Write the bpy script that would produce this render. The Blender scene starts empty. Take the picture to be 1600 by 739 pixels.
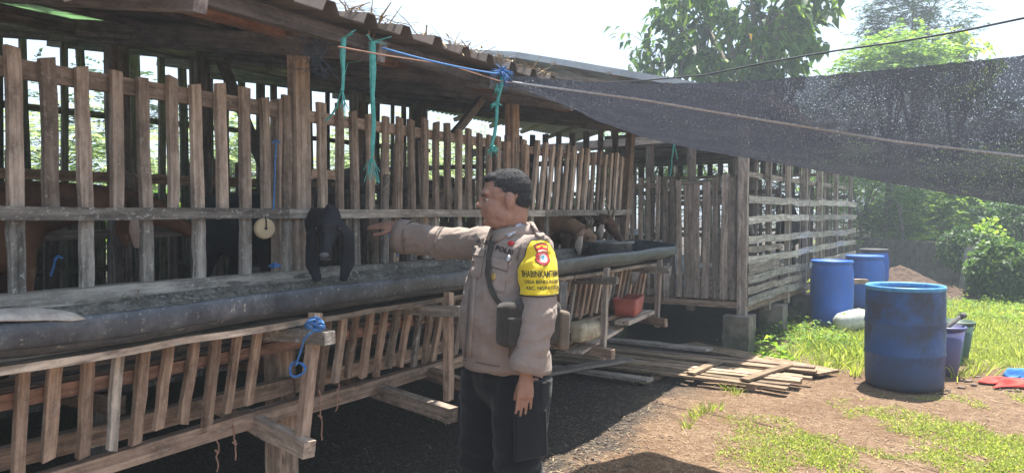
import bpy, bmesh, math, random
import numpy as np
from mathutils import Vector, Matrix, noise as mnoise
from mathutils.bvhtree import BVHTree
random.seed(7); RNG = np.random.default_rng(11)
R = math.radians
SC = bpy.context.scene
COL = SC.collection
# ---------------------------------------------------------------- camera, sky, sun, exposure
CAM_H, FPX, YAW = 1.51, 1186.0, R(30.5)
cd = bpy.data.cameras.new('camera'); cam = bpy.data.objects.new('camera', cd); COL.objects.link(cam)
cd.sensor_width = 36; cd.lens = FPX/1600*36; cd.clip_start = .05; cd.clip_end = 900
cam.location = (0, 0, CAM_H)
cam.rotation_euler = (R(90) - math.atan(36.5/FPX), 0, YAW)
SC.camera = cam
SUN = Vector((.03, .36, 1)).normalized()
el = math.asin(SUN.z); rot = math.atan2(SUN.x, SUN.y)
w = bpy.data.worlds.new('World'); SC.world = w; w.use_nodes = True
nt = w.node_tree; nt.nodes.clear()
sky = nt.nodes.new('ShaderNodeTexSky'); sky.sky_type = 'NISHITA'; sky.sun_disc = False
sky.sun_elevation = el; sky.sun_rotation = rot; sky.air_density = 1.1; sky.dust_density = 1.6; sky.ozone_density = 1.5
bg = nt.nodes.new('ShaderNodeBackground'); bg.inputs[1].default_value = .11
wo = nt.nodes.new('ShaderNodeOutputWorld')
tc = nt.nodes.new('ShaderNodeTexCoord'); nz = nt.nodes.new('ShaderNodeTexNoise')
nz.inputs['Scale'].default_value = 2.2; nz.inputs['Detail'].default_value = 5; nz.inputs['Roughness'].default_value = .55
mp = nt.nodes.new('ShaderNodeMapping'); mp.inputs['Scale'].default_value = (1, 1, 2.6)
nt.links.new(tc.outputs['Generated'], mp.inputs[0]); nt.links.new(mp.outputs[0], nz.inputs['Vector'])
cr = nt.nodes.new('ShaderNodeValToRGB'); cr.color_ramp.elements[0].position = .42; cr.color_ramp.elements[1].position = .72
nt.links.new(nz.outputs[0], cr.inputs[0])
mx = nt.nodes.new('ShaderNodeMix'); mx.data_type = 'RGBA'
ml = nt.nodes.new('ShaderNodeMath'); ml.operation = 'MULTIPLY_ADD'; ml.inputs[1].default_value = .28; ml.inputs[2].default_value = .62
nt.links.new(cr.outputs[0], ml.inputs[0]); nt.links.new(ml.outputs[0], mx.inputs[0])
nt.links.new(sky.outputs[0], mx.inputs[6]); mx.inputs[7].default_value = (1.95, 2.4, 2.9, 1)
nt.links.new(mx.outputs[2], bg.inputs[0]); nt.links.new(bg.outputs[0], wo.inputs[0])
sl = bpy.data.lights.new('sun', 'SUN'); sl.energy = 4.4; sl.angle = R(.55); sl.color = (1, .955, .88)
so = bpy.data.objects.new('sun', sl); COL.objects.link(so); so.rotation_euler = SUN.to_track_quat('Z', 'Y').to_euler()
so.location = (0, 0, 30)
SC.view_settings.view_transform = 'Standard'; SC.view_settings.look = 'None'; SC.view_settings.gamma = 1
SC.view_settings.exposure = 1.85
SC.render.engine = 'CYCLES'; SC.cycles.max_bounces = 8; SC.cycles.transparent_max_bounces = 24
SC.cycles.diffuse_bounces = 4; SC.cycles.use_denoising = True

GLARE_HAZE = .0050
def P(px, py, d):
    "world point seen at photo pixel (px,py) at forward distance d"
    lat = (px-800)/FPX*d; z = CAM_H-(py-333)/FPX*d
    return Vector((lat*math.cos(YAW)-d*math.sin(YAW), lat*math.sin(YAW)+d*math.cos(YAW), z))
def yat(px, X):
    "distance along the fence line of the plane x=-X under photo column px"
    return X/math.tan(YAW-math.atan((px-800)/FPX))
def G(px, py):
    d = CAM_H*FPX/(py-333); v = P(px, py, d); v.z = 0; return v
# ---------------------------------------------------------------- object helpers
WM = {}
def link(o, M, parent=None):
    COL.objects.link(o); WM[o.name] = M.copy()
    if parent is not None:
        o.parent = parent; o.matrix_basis = WM[parent.name].inverted() @ M
    else: o.matrix_basis = M
    return o
def tag(o, label=None, cat=None, group=None, kind=None):
    if label: o['label'] = label
    if cat: o['category'] = cat
    if group: o['group'] = group
    if kind: o['kind'] = kind
    return o
def thing(name, label, cat, loc=(0, 0, 0), group=None, M=None):
    o = bpy.data.objects.new(name, None); o.empty_display_size = .1
    link(o, M if M is not None else Matrix.Translation(Vector(loc))); return tag(o, label, cat, group)
def mesh_obj(name, verts, faces, mat, parent=None, M=None, smooth=False, mats=None, fm=None):
    me = bpy.data.meshes.new(name); me.from_pydata([tuple(v) for v in verts], [], faces)
    for m in (mats or [mat]): me.materials.append(m)
    if fm: me.polygons.foreach_set('material_index', fm)
    if smooth: me.polygons.foreach_set('use_smooth', [True]*len(me.polygons))
    me.update()
    o = bpy.data.objects.new(name, me)
    return link(o, M if M is not None else Matrix.Identity(4), parent)
def np_mesh(name, V, F, mat, parent=None, M=None, smooth=False):
    "V (n,3), F (m,k) arrays"
    me = bpy.data.meshes.new(name); k = F.shape[1]
    me.vertices.add(len(V)); me.vertices.foreach_set('co', np.asarray(V, np.float32).ravel())
    me.loops.add(F.size); me.loops.foreach_set('vertex_index', F.astype(np.int32).ravel())
    me.polygons.add(len(F)); me.polygons.foreach_set('loop_start', np.arange(0, F.size, k, dtype=np.int32))
    me.polygons.foreach_set('loop_total', np.full(len(F), k, dtype=np.int32))
    if smooth: me.polygons.foreach_set('use_smooth', np.ones(len(F), bool))
    me.update(calc_edges=True); me.materials.append(mat)
    o = bpy.data.objects.new(name, me)
    return link(o, M if M is not None else Matrix.Identity(4), parent)
def dup(src, M, parent=None):
    o = src.copy(); link(o, M, parent); return o
def dup_tree(root, M):
    c = dup(root, M)
    for ch in list(root.children):
        d = ch.copy(); COL.objects.link(d); d.parent = c; WM[d.name] = M @ ch.matrix_basis
        for g in list(ch.children):
            e = g.copy(); COL.objects.link(e); e.parent = d; WM[e.name] = WM[d.name] @ g.matrix_basis
    return c
class MB:
    def __init__(s): s.v = []; s.f = []
    def add(s, v, f):
        b = len(s.v); s.v += [Vector(q) for q in v]; s.f += [tuple(i+b for i in q) for q in f]
    def box(s, c, sz, rz=0):
        c = Vector(c); m = Matrix.Rotation(rz, 3, 'Z'); x, y, z = [a/2 for a in sz]
        s.add([c+m @ Vector(q) for q in ((-x,-y,-z),(x,-y,-z),(x,y,-z),(-x,y,-z),(-x,-y,z),(x,-y,z),(x,y,z),(-x,y,z))],
              [(0,3,2,1),(4,5,6,7),(0,1,5,4),(1,2,6,5),(2,3,7,6),(3,0,4,7)])
    def tube(s, pts, rad, n=8, cap=True):
        pts = [Vector(p) for p in pts]; k = len(pts)
        if not hasattr(rad, '__len__'): rad = [rad]*k
        t0 = (pts[1]-pts[0]).normalized()
        u = t0.orthogonal().normalized(); rings = []
        for i, p in enumerate(pts):
            t = (pts[min(i+1, k-1)]-pts[max(i-1, 0)]).normalized()
            u = (u-t*u.dot(t)); u = u.normalized() if u.length > 1e-6 else t.orthogonal().normalized()
            w_ = t.cross(u)
            rings.append([p+(u*math.cos(a)+w_*math.sin(a))*rad[i] for a in [2*math.pi*j/n for j in range(n)]])
        s.rings(rings, cap)
    def rings(s, rings, cap=True, closed=True):
        n = len(rings[0]); v = [q for r in rings for q in r]; f = []
        for i in range(len(rings)-1):
            for j in range(n if closed else n-1):
                a = i*n+j; b = i*n+(j+1) % n; f.append((a, b, b+n, a+n))
        if cap and closed:
            f.append(tuple(range(n-1, -1, -1))); f.append(tuple(range((len(rings)-1)*n, len(rings)*n)))
        s.add(v, f)
    def build(s, name, mat, parent=None, M=None, smooth=False):
        v = s.v
        if M is not None:
            Mi = M.inverted(); v = [Mi @ q for q in v]
        return mesh_obj(name, v, s.f, mat, parent, M, smooth)
def lathe(name, prof, mat, parent=None, M=None, n=32, smooth=True, a0=0, a1=2*math.pi):
    m = MB(); rings = []
    for i in range(n):
        a = 2*math.pi*i/n; rings.append([(r*math.cos(a), r*math.sin(a), z) for r, z in prof])
    k = len(prof); v = [q for r in rings for q in r]; f = []
    for i in range(n):
        for j in range(k-1):
            a = i*k+j; b = ((i+1) % n)*k+j; f.append((a, b, b+1, a+1))
    m.add(v, f); return mesh_obj(name, m.v, m.f, mat, parent, M, smooth)
def board(name, p0, p1, w_, t_, mat, parent=None, up=(0, 0, 1), jit=.003, bend=0, ns=5, taper=1):
    "a rough sawn board from p0 to p1: wide w_ along up, thick t_ across; local X is its length"
    p0 = Vector(p0); p1 = Vector(p1); ax = p1-p0; L = ax.length; ax.normalize()
    up = Vector(up); up = (up-ax*up.dot(ax)).normalized(); th = ax.cross(up)
    M = Matrix((( ax.x, up.x, th.x, p0.x), (ax.y, up.y, th.y, p0.y), (ax.z, up.z, th.z, p0.z), (0, 0, 0, 1)))
    v = []; f = []
    for i in range(ns):
        u = i/(ns-1); ww = w_*(1+(taper-1)*u)*(1+random.uniform(-.06, .06))/2; tt = t_*(1+random.uniform(-.08, .08))/2
        oy = random.uniform(-jit, jit)+bend*math.sin(math.pi*u); oz = random.uniform(-jit, jit)*.6
        e = random.uniform(-.006, .006) if i in (0, ns-1) else 0
        for a, b in ((-1, -1), (1, -1), (1, 1), (-1, 1)):
            v.append((u*L+e*a, oy+a*ww, oz+b*tt))
    for i in range(ns-1):
        for j in range(4):
            a = i*4+j; b = i*4+(j+1) % 4; f.append((a, a+4, b+4, b))
    f.append((0, 1, 2, 3)); q = (ns-1)*4; f.append((q+3, q+2, q+1, q))
    return mesh_obj(name, v, f, mat, parent, M)
def sag(a, b, d, n=16, wob=0):
    a = Vector(a); b = Vector(b)
    return [a.lerp(b, i/n)+Vector((random.uniform(-wob, wob), random.uniform(-wob, wob), random.uniform(-wob, wob)-d*4*(i/n)*(1-i/n))) for i in range(n+1)]
def fuse(mb, name, mat, parent=None, voxel=.008, smooth=4, M=None, extra=None):
    "voxel-fuse overlapping closed shapes into one continuous surface"
    me = bpy.data.meshes.new('tmp'); me.from_pydata([tuple(v) for v in mb.v], [], mb.f); me.update()
    bm = bmesh.new(); bm.from_mesh(me); bmesh.ops.recalc_face_normals(bm, faces=bm.faces); bm.to_mesh(me); bm.free()
    o = bpy.data.objects.new('tmp', me); COL.objects.link(o)
    r = o.modifiers.new('r', 'REMESH'); r.mode = 'VOXEL'; r.voxel_size = voxel
    s = o.modifiers.new('s', 'SMOOTH'); s.iterations = smooth; s.factor = .5
    dg = bpy.context.evaluated_depsgraph_get(); ev = o.evaluated_get(dg)
    m2 = bpy.data.meshes.new_from_object(ev); bpy.data.objects.remove(o)
    k = len(m2.vertices); co = np.empty(k*3, np.float32); m2.vertices.foreach_get('co', co); co = co.reshape(-1, 3)
    if extra is not None:
        no = np.empty(k*3, np.float32); m2.vertices.foreach_get('normal', no); co = extra(co, no.reshape(-1, 3))
    if M is not None:
        Mi = np.array(M.inverted()); co = co @ Mi[:3, :3].T+Mi[:3, 3]
    m2.vertices.foreach_set('co', co.astype(np.float32).ravel()); m2.materials.clear(); m2.materials.append(mat)
    m2.polygons.foreach_set('use_smooth', [True]*len(m2.polygons)); m2.update(); m2.name = name
    o = bpy.data.objects.new(name, m2)
    return link(o, M if M is not None else Matrix.Identity(4), parent)
def fbm(co, scale, seed=0):
    "cheap smooth pseudo-noise for arrays"
    x, y, z = (co*scale).T; s = 0
    rr = np.random.default_rng(seed); 
    for o in range(7):
        k = rr.normal(size=3)*(1+o*.35); ph = rr.uniform(0, 6.28); s = s+np.sin(x*k[0]+y*k[1]+z*k[2]+ph+1.3*np.sin(x*k[1]*.7-z*k[0]*.6+ph*2))/(1+o*.3)
    return s/3.2
# ---------------------------------------------------------------- materials
def newmat(name):
    m = bpy.data.materials.new(name); m.use_nodes = True; nt = m.node_tree
    return m, nt, nt.nodes['Principled BSDF'], nt.nodes['Material Output']
def N(nt, t, **kw):
    n = nt.nodes.new('ShaderNode'+t)
    for k, v in kw.items(): setattr(n, k, v)
    return n
def ramp(nt, src, stops):
    r = N(nt, 'ValToRGB'); e = r.color_ramp.elements
    while len(e) < len(stops): e.new(.5)
    for i, (p, c) in enumerate(stops):
        e[i].position = p; e[i].color = (*c, 1) if hasattr(c, '__len__') else (c, c, c, 1)
    nt.links.new(src, r.inputs[0]); return r.outputs[0]
def noise(nt, vec, scale, detail=4, rough=.6):
    n = N(nt, 'TexNoise'); n.inputs['Scale'].default_value = scale; n.inputs['Detail'].default_value = detail
    n.inputs['Roughness'].default_value = rough; nt.links.new(vec, n.inputs['Vector']); return n.outputs['Fac']
def mixc(nt, fac, a, b, mode='MIX'):
    m = N(nt, 'Mix', data_type='RGBA', blend_type=mode)
    for s, x in ((0, fac), (6, a), (7, b)):
        if hasattr(x, 'is_linked'): nt.links.new(x, m.inputs[s])
        elif s == 0: m.inputs[0].default_value = x
        else: m.inputs[s].default_value = (*x, 1)
    return m.outputs[2]
def math_(nt, op, a, b):
    m = N(nt, 'Math', operation=op)
    for i, x in enumerate((a, b)):
        if hasattr(x, 'is_linked'): nt.links.new(x, m.inputs[i])
        else: m.inputs[i].default_value = x
    return m.outputs[0]
def bump(nt, h, strength, dist, bsdf):
    b = N(nt, 'Bump'); b.inputs['Strength'].default_value = strength; b.inputs['Distance'].default_value = dist
    nt.links.new(h, b.inputs['Height']); nt.links.new(b.outputs[0], bsdf.inputs['Normal'])
def objvec(nt, scale, rnd=True, coord='Object'):
    tc = N(nt, 'TexCoord'); mp = N(nt, 'Mapping'); mp.inputs['Scale'].default_value = scale
    nt.links.new(tc.outputs[coord], mp.inputs[0])
    if rnd:
        oi = N(nt, 'ObjectInfo'); m = math_(nt, 'MULTIPLY', oi.outputs['Random'], 37.0)
        nt.links.new(m, mp.inputs['Location']); 
    return mp.outputs[0]
def wood(name, light, dark, spots=.25, spotc=(.42, .40, .36), rough=.85, var=.42):
    m, nt, b, o = newmat(name)
    g = noise(nt, objvec(nt, (2.2, 45, 45)), 1.0, 5, .65)
    big = noise(nt, objvec(nt, (3, 9, 9)), 1.0, 3, .6)
    c = ramp(nt, g, [(.32, tuple(x*1.0 for x in dark)), (.5, tuple((a+b_)/2 for a, b_ in zip(light, dark))), (.64, tuple(x*1.12 for x in light))])
    bl = ramp(nt, noise(nt, objvec(nt, (7, 16, 16)), 1.0, 6, .75), [(.34, .55), (.55, 1.1), (.7, 1.3)])
    c = mixc(nt, 1.0, c, bl, 'MULTIPLY'); kn = ramp(nt, noise(nt, objvec(nt, (5, 22, 22)), 1.0, 2, .5), [(.70, 0), (.76, .8)])
    c = mixc(nt, kn, c, tuple(x*.5 for x in dark)); c = mixc(nt, ramp(nt, big, [(.5, 0), (.75, .4)]), c, tuple(x*.8 for x in dark), 'MIX')
    oi = N(nt, 'ObjectInfo'); v = math_(nt, 'ADD', math_(nt, 'MULTIPLY', oi.outputs['Random'], var*2), 1-var)
    hs = N(nt, 'HueSaturation'); nt.links.new(v, hs.inputs['Value']); nt.links.new(c, hs.inputs['Color'])
    sp = ramp(nt, noise(nt, objvec(nt, (34, 48, 48)), 1.0, 6, .75), [(.56, 0), (.64, 1)])
    c2 = mixc(nt, math_(nt, 'MULTIPLY', sp, spots), hs.outputs[0], spotc)
    nt.links.new(c2, b.inputs['Base Color']); b.inputs['Roughness'].default_value = rough
    b.inputs['Specular IOR Level'].default_value = .2
    bump(nt, g, .8, .006, b); return m
def plain(name, c1, c2=None, rough=.6, scale=8, bumps=0, spec=.4, metal=0, coord='Object', detail=5, lo=.35, hi=.65):
    m, nt, b, o = newmat(name); c2 = c2 or tuple(x*.75 for x in c1)
    n = noise(nt, objvec(nt, (1, 1, 1), coord=coord), scale, detail, .65)
    nt.links.new(ramp(nt, n, [(lo, c2), (hi, c1)]), b.inputs['Base Color'])
    b.inputs['Roughness'].default_value = rough; b.inputs['Specular IOR Level'].default_value = spec; b.inputs['Metallic'].default_value = metal
    if bumps: bump(nt, n, bumps, .01, b)
    return m
def leafmat(name, a, b_, c_, trans=.45, rough=.5):
    m, nt, b, o = newmat(name)
    g = N(nt, 'NewGeometry'); col = ramp(nt, g.outputs['Random Per Island'], [(0, a), (.55, b_), (1, c_)])
    nt.links.new(col, b.inputs['Base Color']); b.inputs['Roughness'].default_value = rough; b.inputs['Specular IOR Level'].default_value = .3
    t = N(nt, 'BsdfTranslucent'); hs = N(nt, 'HueSaturation'); hs.inputs['Value'].default_value = 1.7; hs.inputs['Hue'].default_value = .485; hs.inputs['Saturation'].default_value = 1.1
    nt.links.new(col, hs.inputs['Color']); nt.links.new(hs.outputs[0], t.inputs[0])
    mx = N(nt, 'MixShader'); mx.inputs[0].default_value = trans
    nt.links.new(b.outputs[0], mx.inputs[1]); nt.links.new(t.outputs[0], mx.inputs[2]); nt.links.new(mx.outputs[0], o.inputs[0])
    return m
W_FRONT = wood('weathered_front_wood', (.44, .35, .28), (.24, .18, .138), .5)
W_DIRTY = wood('dusty_lower_wood', (.36, .32, .275), (.18, .155, .13), .9, (.46, .45, .40))
W_BROWN = wood('brown_sawn_wood', (.39, .28, .205), (.20, .135, .098), .3)
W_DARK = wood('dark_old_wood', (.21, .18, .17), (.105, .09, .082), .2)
W_RED = wood('reddish_beam_wood', (.36, .20, .135), (.17, .095, .066), .25)
W_TAN = wood('golden_tan_wood', (.31, .22, .14), (.15, .105, .07), .2, (.5, .42, .3))  # tan base colour of the boards on the ground
W_GREY = wood('silver_grey_wood', (.37, .31, .26), (.19, .155, .13), .25, (.5, .48, .45))
W_PALE = wood('pale_grey_wood', (.44, .40, .35), (.24, .215, .185), .2, (.6, .57, .52))
W_SHELF = wood('pale_worn_edge_wood', (.50, .42, .34), (.24, .19, .15), .4)
# ---------------------------------------------------------------- ground
def ground_mat():
    m, nt, b, o = newmat('earth_ground')
    geo = N(nt, 'NewGeometry'); pos = geo.outputs['Position']; sx = N(nt, 'SeparateXYZ'); nt.links.new(pos, sx.inputs[0])
    n1 = noise(nt, pos, 1.6, 6, .62); n2 = noise(nt, pos, 14, 6, .7); n3 = noise(nt, pos, 70, 4, .7); n4 = noise(nt, pos, .8, 3, .5)
    dirt = ramp(nt, n2, [(.3, (.17, .10, .058)), (.5, (.30, .20, .128)), (.72, (.46, .33, .215))])
    dirt = mixc(nt, ramp(nt, n1, [(.4, 0), (.62, .65)]), dirt, (.21, .125, .075))
    fine = ramp(nt, n3, [(.4, .35), (.6, 1)]); dirt = mixc(nt, .65, dirt, fine, 'MULTIPLY')
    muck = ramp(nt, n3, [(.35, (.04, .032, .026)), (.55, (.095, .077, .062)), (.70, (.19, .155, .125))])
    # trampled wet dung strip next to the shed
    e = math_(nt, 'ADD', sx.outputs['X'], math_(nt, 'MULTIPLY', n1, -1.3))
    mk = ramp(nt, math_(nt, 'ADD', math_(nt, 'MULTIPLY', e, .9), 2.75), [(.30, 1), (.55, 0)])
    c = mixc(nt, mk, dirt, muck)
    # thin green where grass grows
    mp = N(nt, 'Mapping'); mp.inputs['Scale'].default_value = (1, 1, 1); nt.links.new(pos, mp.inputs[0])
    gy = math_(nt, 'ADD', math_(nt, 'MULTIPLY', sx.outputs['Y'], .22), math_(nt, 'MULTIPLY', n4, .7))
    gm = ramp(nt, gy, [(.45, 0), (.9, 1)])
    fw = math_(nt, 'ADD', math_(nt, 'MULTIPLY', sx.outputs['X'], -.5075), math_(nt, 'MULTIPLY', sx.outputs['Y'], .8616))
    fw = math_(nt, 'ADD', fw, math_(nt, 'MULTIPLY', n1, 1.6))
    far = ramp(nt, math_(nt, 'MULTIPLY', fw, .1), [(.80, 0), (.88, 1)])
    gx_ = ramp(nt, math_(nt, 'ADD', math_(nt, 'MULTIPLY', sx.outputs['X'], .5), 1.2), [(.22, 0), (.38, 1)]); far = math_(nt, 'MULTIPLY', far, gx_)
    green = ramp(nt, n2, [(.35, (.09, .10, .035)), (.6, (.17, .20, .06))])
    c = mixc(nt, math_(nt, 'MULTIPLY', far, .75), c, green)
    nt.links.new(c, b.inputs['Base Color']); b.inputs['Roughness'].default_value = .95; b.inputs['Specular IOR Level'].default_value = .1
    hh = math_(nt, 'ADD', n3, math_(nt, 'MULTIPLY', n2, 1.5)); bump(nt, hh, .9, .03, b); return m
def gz(x, y):
    "ground height"
    d = math.hypot(x, y-6)
    k = min(1, max(0, (14-d)/6))
    return (.018*mnoise.noise(Vector((x*1.7, y*1.7, 0)))+.012*mnoise.noise(Vector((x*6, y*6, 3)))) * (.4+.6*k)
xs = np.concatenate([-np.geomspace(12, 300, 14)[::-1], np.arange(-8, 8, .09), np.geomspace(9, 300, 14)])
ys = np.concatenate([-np.geomspace(4, 200, 8)[::-1], np.arange(-1, 20, .09), np.geomspace(21, 400, 16)])
gx, gy = np.meshgrid(xs, ys, indexing='ij')
gzv = np.array([[gz(float(a), float(b)) if abs(a) < 9 and -2 < b < 21 else 0. for b in ys] for a in xs])
V = np.stack([gx, gy, gzv], -1).reshape(-1, 3); nx_, ny_ = gx.shape
I = (np.arange(nx_-1)[:, None]*ny_+np.arange(ny_-1)[None]).ravel()
gr = np_mesh('ground', V, np.stack([I, I+ny_, I+ny_+1, I+1], 1), ground_mat(), smooth=True); tag(gr, kind='structure')
# ---------------------------------------------------------------- goat shed on the left
FX = -2.7
shed = thing('goat_shed', 'long raised wooden goat shed with slatted front fence and corrugated roof', 'shed', (FX, 3.5, 0))
UPX = (1, 0, 0)
def vslat(name, x, y, z0, z1, w_, t_, mat, parent, dy=0, dx=0, **k):
    return board(name, (x, y, z0), (x+dx, y+dy, z1), w_, t_, mat, parent, up=(0, 1, 0), **k)
# front fence: tall slats above, every second one reaching the sill
k = 0; y = 1.10-.1175*6
goat_gaps = [(2.64, 2.88)]
nslat = 0
while y < 6.62:
    right = y > 4.75
    if abs(y-2.60) > .05:
        full = (nslat % 2 == 0)
        if 2.64 < y < 2.90: full = False
        if 5.30 < y < 5.75 or 5.9 < y < 6.25: full = False
        lean = .10 if right else random.uniform(-.012, .012)
        z1 = 2.045+random.uniform(-.02, .015); w_ = .044+random.uniform(-.005, .005)
        mt = W_FRONT
        if full:
            vslat('slat', FX+.0, y, 1.24, 1.51, w_*1.03, .024, W_DIRTY, shed, dy=0)
            vslat('slat', FX+.002, y, 1.505, z1, w_, .024, mt, shed, dy=lean)
        else:
            vslat('slat', FX+.002, y, 1.49, z1, w_, .024, mt, shed, dy=lean)
    nslat += 1; y += .1175 if not right else .125+random.uniform(-.012, .012)
vslat('slat', FX-.004, 2.925, 1.24, 1.52, .04, .024, W_DIRTY, shed)
vslat('slat', FX+.03, 3.165, 1.24, 1.72, .035, .022, W_DIRTY, shed, dy=.03)
vslat('slat', FX-.004, 3.30, 1.24, 1.95, .05, .024, W_BROWN, shed, dy=.05)
vslat('slat', FX-.03, 3.62, 1.24, 1.93, .045, .022, W_FRONT, shed, dy=-.03)
board('rail', (FX-.028, -.2, 1.985), (FX-.028, 2.62, 1.985), .062, .03, W_FRONT, shed, bend=.006)
board('rail', (FX-.028, 2.62, 1.980), (FX-.028, 4.5, 1.975), .055, .03, W_FRONT, shed)
board('rail', (FX-.028, 4.5, 1.97), (FX-.028, 6.7, 1.965), .055, .03, W_BROWN, shed)
board('rail', (FX+.028, -.2, 1.508), (FX+.030, 2.49, 1.508), .047, .03, W_DIRTY, shed, ns=7)
board('rail', (FX+.028, 2.49, 1.506), (FX+.028, 5.0, 1.510), .045, .03, W_DIRTY, shed, ns=7)
board('rail', (FX+.026, 5.0, 1.508), (FX+.026, 6.74, 1.515), .047, .03, W_DIRTY, shed)
# sill the lower slats stand on
board('sill', (FX+.01, -.2, 1.225), (FX+.01, 2.9, 1.215), .055, .075, W_DIRTY, shed, ns=9, jit=.004)
board('sill', (FX+.01, 2.9, 1.212), (FX+.01, 6.75, 1.20), .055, .07, W_DIRTY, shed, ns=9, jit=.004)
# tall posts
for (yy, xx, z1, ww, mt) in ((2.60, FX-.005, 2.40, .085, W_FRONT), (2.50, FX-.03, 2.04, .05, W_FRONT), (4.62, FX-.02, 2.36, .09, W_BROWN), (.35, FX-.02, 2.4, .09, W_DARK)):
    board('post', (xx, yy, 1.2), (xx, yy, z1), ww, .06, mt, shed, up=(0, 1, 0))
board('post', (FX+.01, 6.50, .55), (FX+.01, 6.80, 2.36), .09, .06, W_BROWN, shed, up=(0, 1, 0))
vslat('slat', FX+.01, 4.50, 1.5, 2.0, .06, .03, W_BROWN, shed); vslat('slat', FX+.01, 4.76, 1.5, 2.0, .06, .03, W_BROWN, shed)
board('block', (FX-.02, 2.68, 1.70), (FX-.02, 2.84, 1.70), .045, .03, W_BROWN, shed)
for yy in (.45, 2.42, 4.55):
    board('post', (-2.63, yy, -.15), (-2.66, yy, 1.16), .105, .09, W_BROWN, shed, up=(0, 1, 0), ns=6)
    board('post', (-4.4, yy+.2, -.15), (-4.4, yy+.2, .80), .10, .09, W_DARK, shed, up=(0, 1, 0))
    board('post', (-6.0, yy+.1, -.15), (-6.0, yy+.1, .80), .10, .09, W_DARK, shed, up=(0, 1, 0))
# floor of slats with its bearers
for yy in np.arange(.1, 7.0, .8):
    board('floor_bearer', (-2.72, yy, .785), (-6.1, yy, .785), .07, .05, W_BROWN, shed)
for i, xx in enumerate(np.arange(-2.86, -6.1, -.105)):
    board('floor_slat', (xx, -.2, .838), (xx, 7.0, .838), .028, .055, W_BROWN if i % 3 else W_DARK, shed, ns=6, up=(0, 0, 1))
# leaning lower rack of slats under the trough
y = .62
while y < 6.45:
    if not (2.13 < y < 2.36) and not (4.5 < y < 4.64):
        a = random.uniform(-.012, .012)
        board('rack_slat', (-2.465+random.uniform(-.006, .006), y+a, .72+random.uniform(-.02, .02)), (-2.40, y, 1.065), .034+random.uniform(-.004, .007), .022, random.choice((W_BROWN, W_BROWN, W_FRONT, W_BROWN, W_DIRTY)), shed, up=(0, 1, 0), jit=.003)
    y += .097+random.uniform(-.008, .008)
for (a, b_) in ((-.1, 2.4), (2.4, 4.6), (4.6, 6.5)):
    board('rack_rail', (-2.455, a, .945), (-2.455, b_-.01, .95), .045, .025, W_RED, shed, up=(0, 0, 1))
    board('lower_beam', (-2.555, a, .745), (-2.555, b_-.01, .75), .07, .05, W_BROWN, shed, ns=7)
    board('lower_beam', (-2.50, a, .655), (-2.51, b_+.06, .665), .065, .05, W_BROWN, shed, ns=7, bend=-.01)
# roof carrying beams
board('front_beam', (FX, -.3, 2.342), (FX, 3.3, 2.340), .05, .06, W_RED, shed, ns=8)
board('front_beam', (FX-.002, 3.3, 2.338), (FX-.002, 7.0, 2.335), .05, .06, W_RED, shed, ns=8)
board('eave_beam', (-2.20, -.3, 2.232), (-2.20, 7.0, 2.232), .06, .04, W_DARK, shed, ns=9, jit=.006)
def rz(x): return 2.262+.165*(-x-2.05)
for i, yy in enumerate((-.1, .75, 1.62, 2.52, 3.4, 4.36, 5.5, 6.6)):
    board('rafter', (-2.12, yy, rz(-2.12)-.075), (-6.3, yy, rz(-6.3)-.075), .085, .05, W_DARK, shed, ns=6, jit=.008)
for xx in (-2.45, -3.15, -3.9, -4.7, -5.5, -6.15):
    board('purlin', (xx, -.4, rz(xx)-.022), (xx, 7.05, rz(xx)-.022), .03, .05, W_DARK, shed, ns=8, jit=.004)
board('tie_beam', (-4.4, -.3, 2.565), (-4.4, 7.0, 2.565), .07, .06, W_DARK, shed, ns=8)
for px in (187, 315, 560, 655):
    yy = yat(px, 4.4); board('inner_post', (-4.4, yy, .86), (-4.4, yy, 2.66), .105, .08, W_DARK, shed, up=(0, 1, 0))
yy = yat(315, 4.4); board('brace', (-4.36, yy+.55, 1.75), (-4.36, yy+.12, 2.6), .07, .04, W_DARK, shed, up=(0, 1, 0))
board('brace', (-2.80, 4.0, 2.0), (-2.80, 4.45, 2.36), .05, .035, W_DARK, shed, up=(0, 1, 0))
for yy in (2.6, 4.62):
    board('cross_tie', (-2.72, yy+.05, 2.29), (-6.1, yy+.05, 2.80), .07, .05, W_DARK, shed)
# low partition inside
for i, yy in enumerate(np.arange(.3, 7.0, .19)):
    z1 = 1.86+random.uniform(-.03, .03)
    vslat('partition_slat', -4.46, float(yy)+random.uniform(-.02, .02), .86, z1, .075+random.uniform(-.015, .02), .02, W_DARK, shed, dy=random.uniform(-.02, .02), ns=3)
for zz in (1.72, 1.38, 1.02):
    board('partition_rail', (-4.43, .2, zz), (-4.43, 7.0, zz+.01), .06, .025, W_BROWN if zz > 1.6 else W_DARK, shed)
for yc in (1.05, 3.75):       # cross partitions
    for xx in np.arange(-3.0, -4.4, -.16): board('partition_slat', (float(xx), yc, .86), (float(xx), yc, 1.8), .06, .02, W_DARK, shed, up=(1, 0, 0), ns=3)
    for zz in (1.66, 1.1): board('partition_rail', (-2.75, yc-.02, zz), (-4.42, yc-.02, zz), .05, .025, W_DARK, shed, ns=3)
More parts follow.
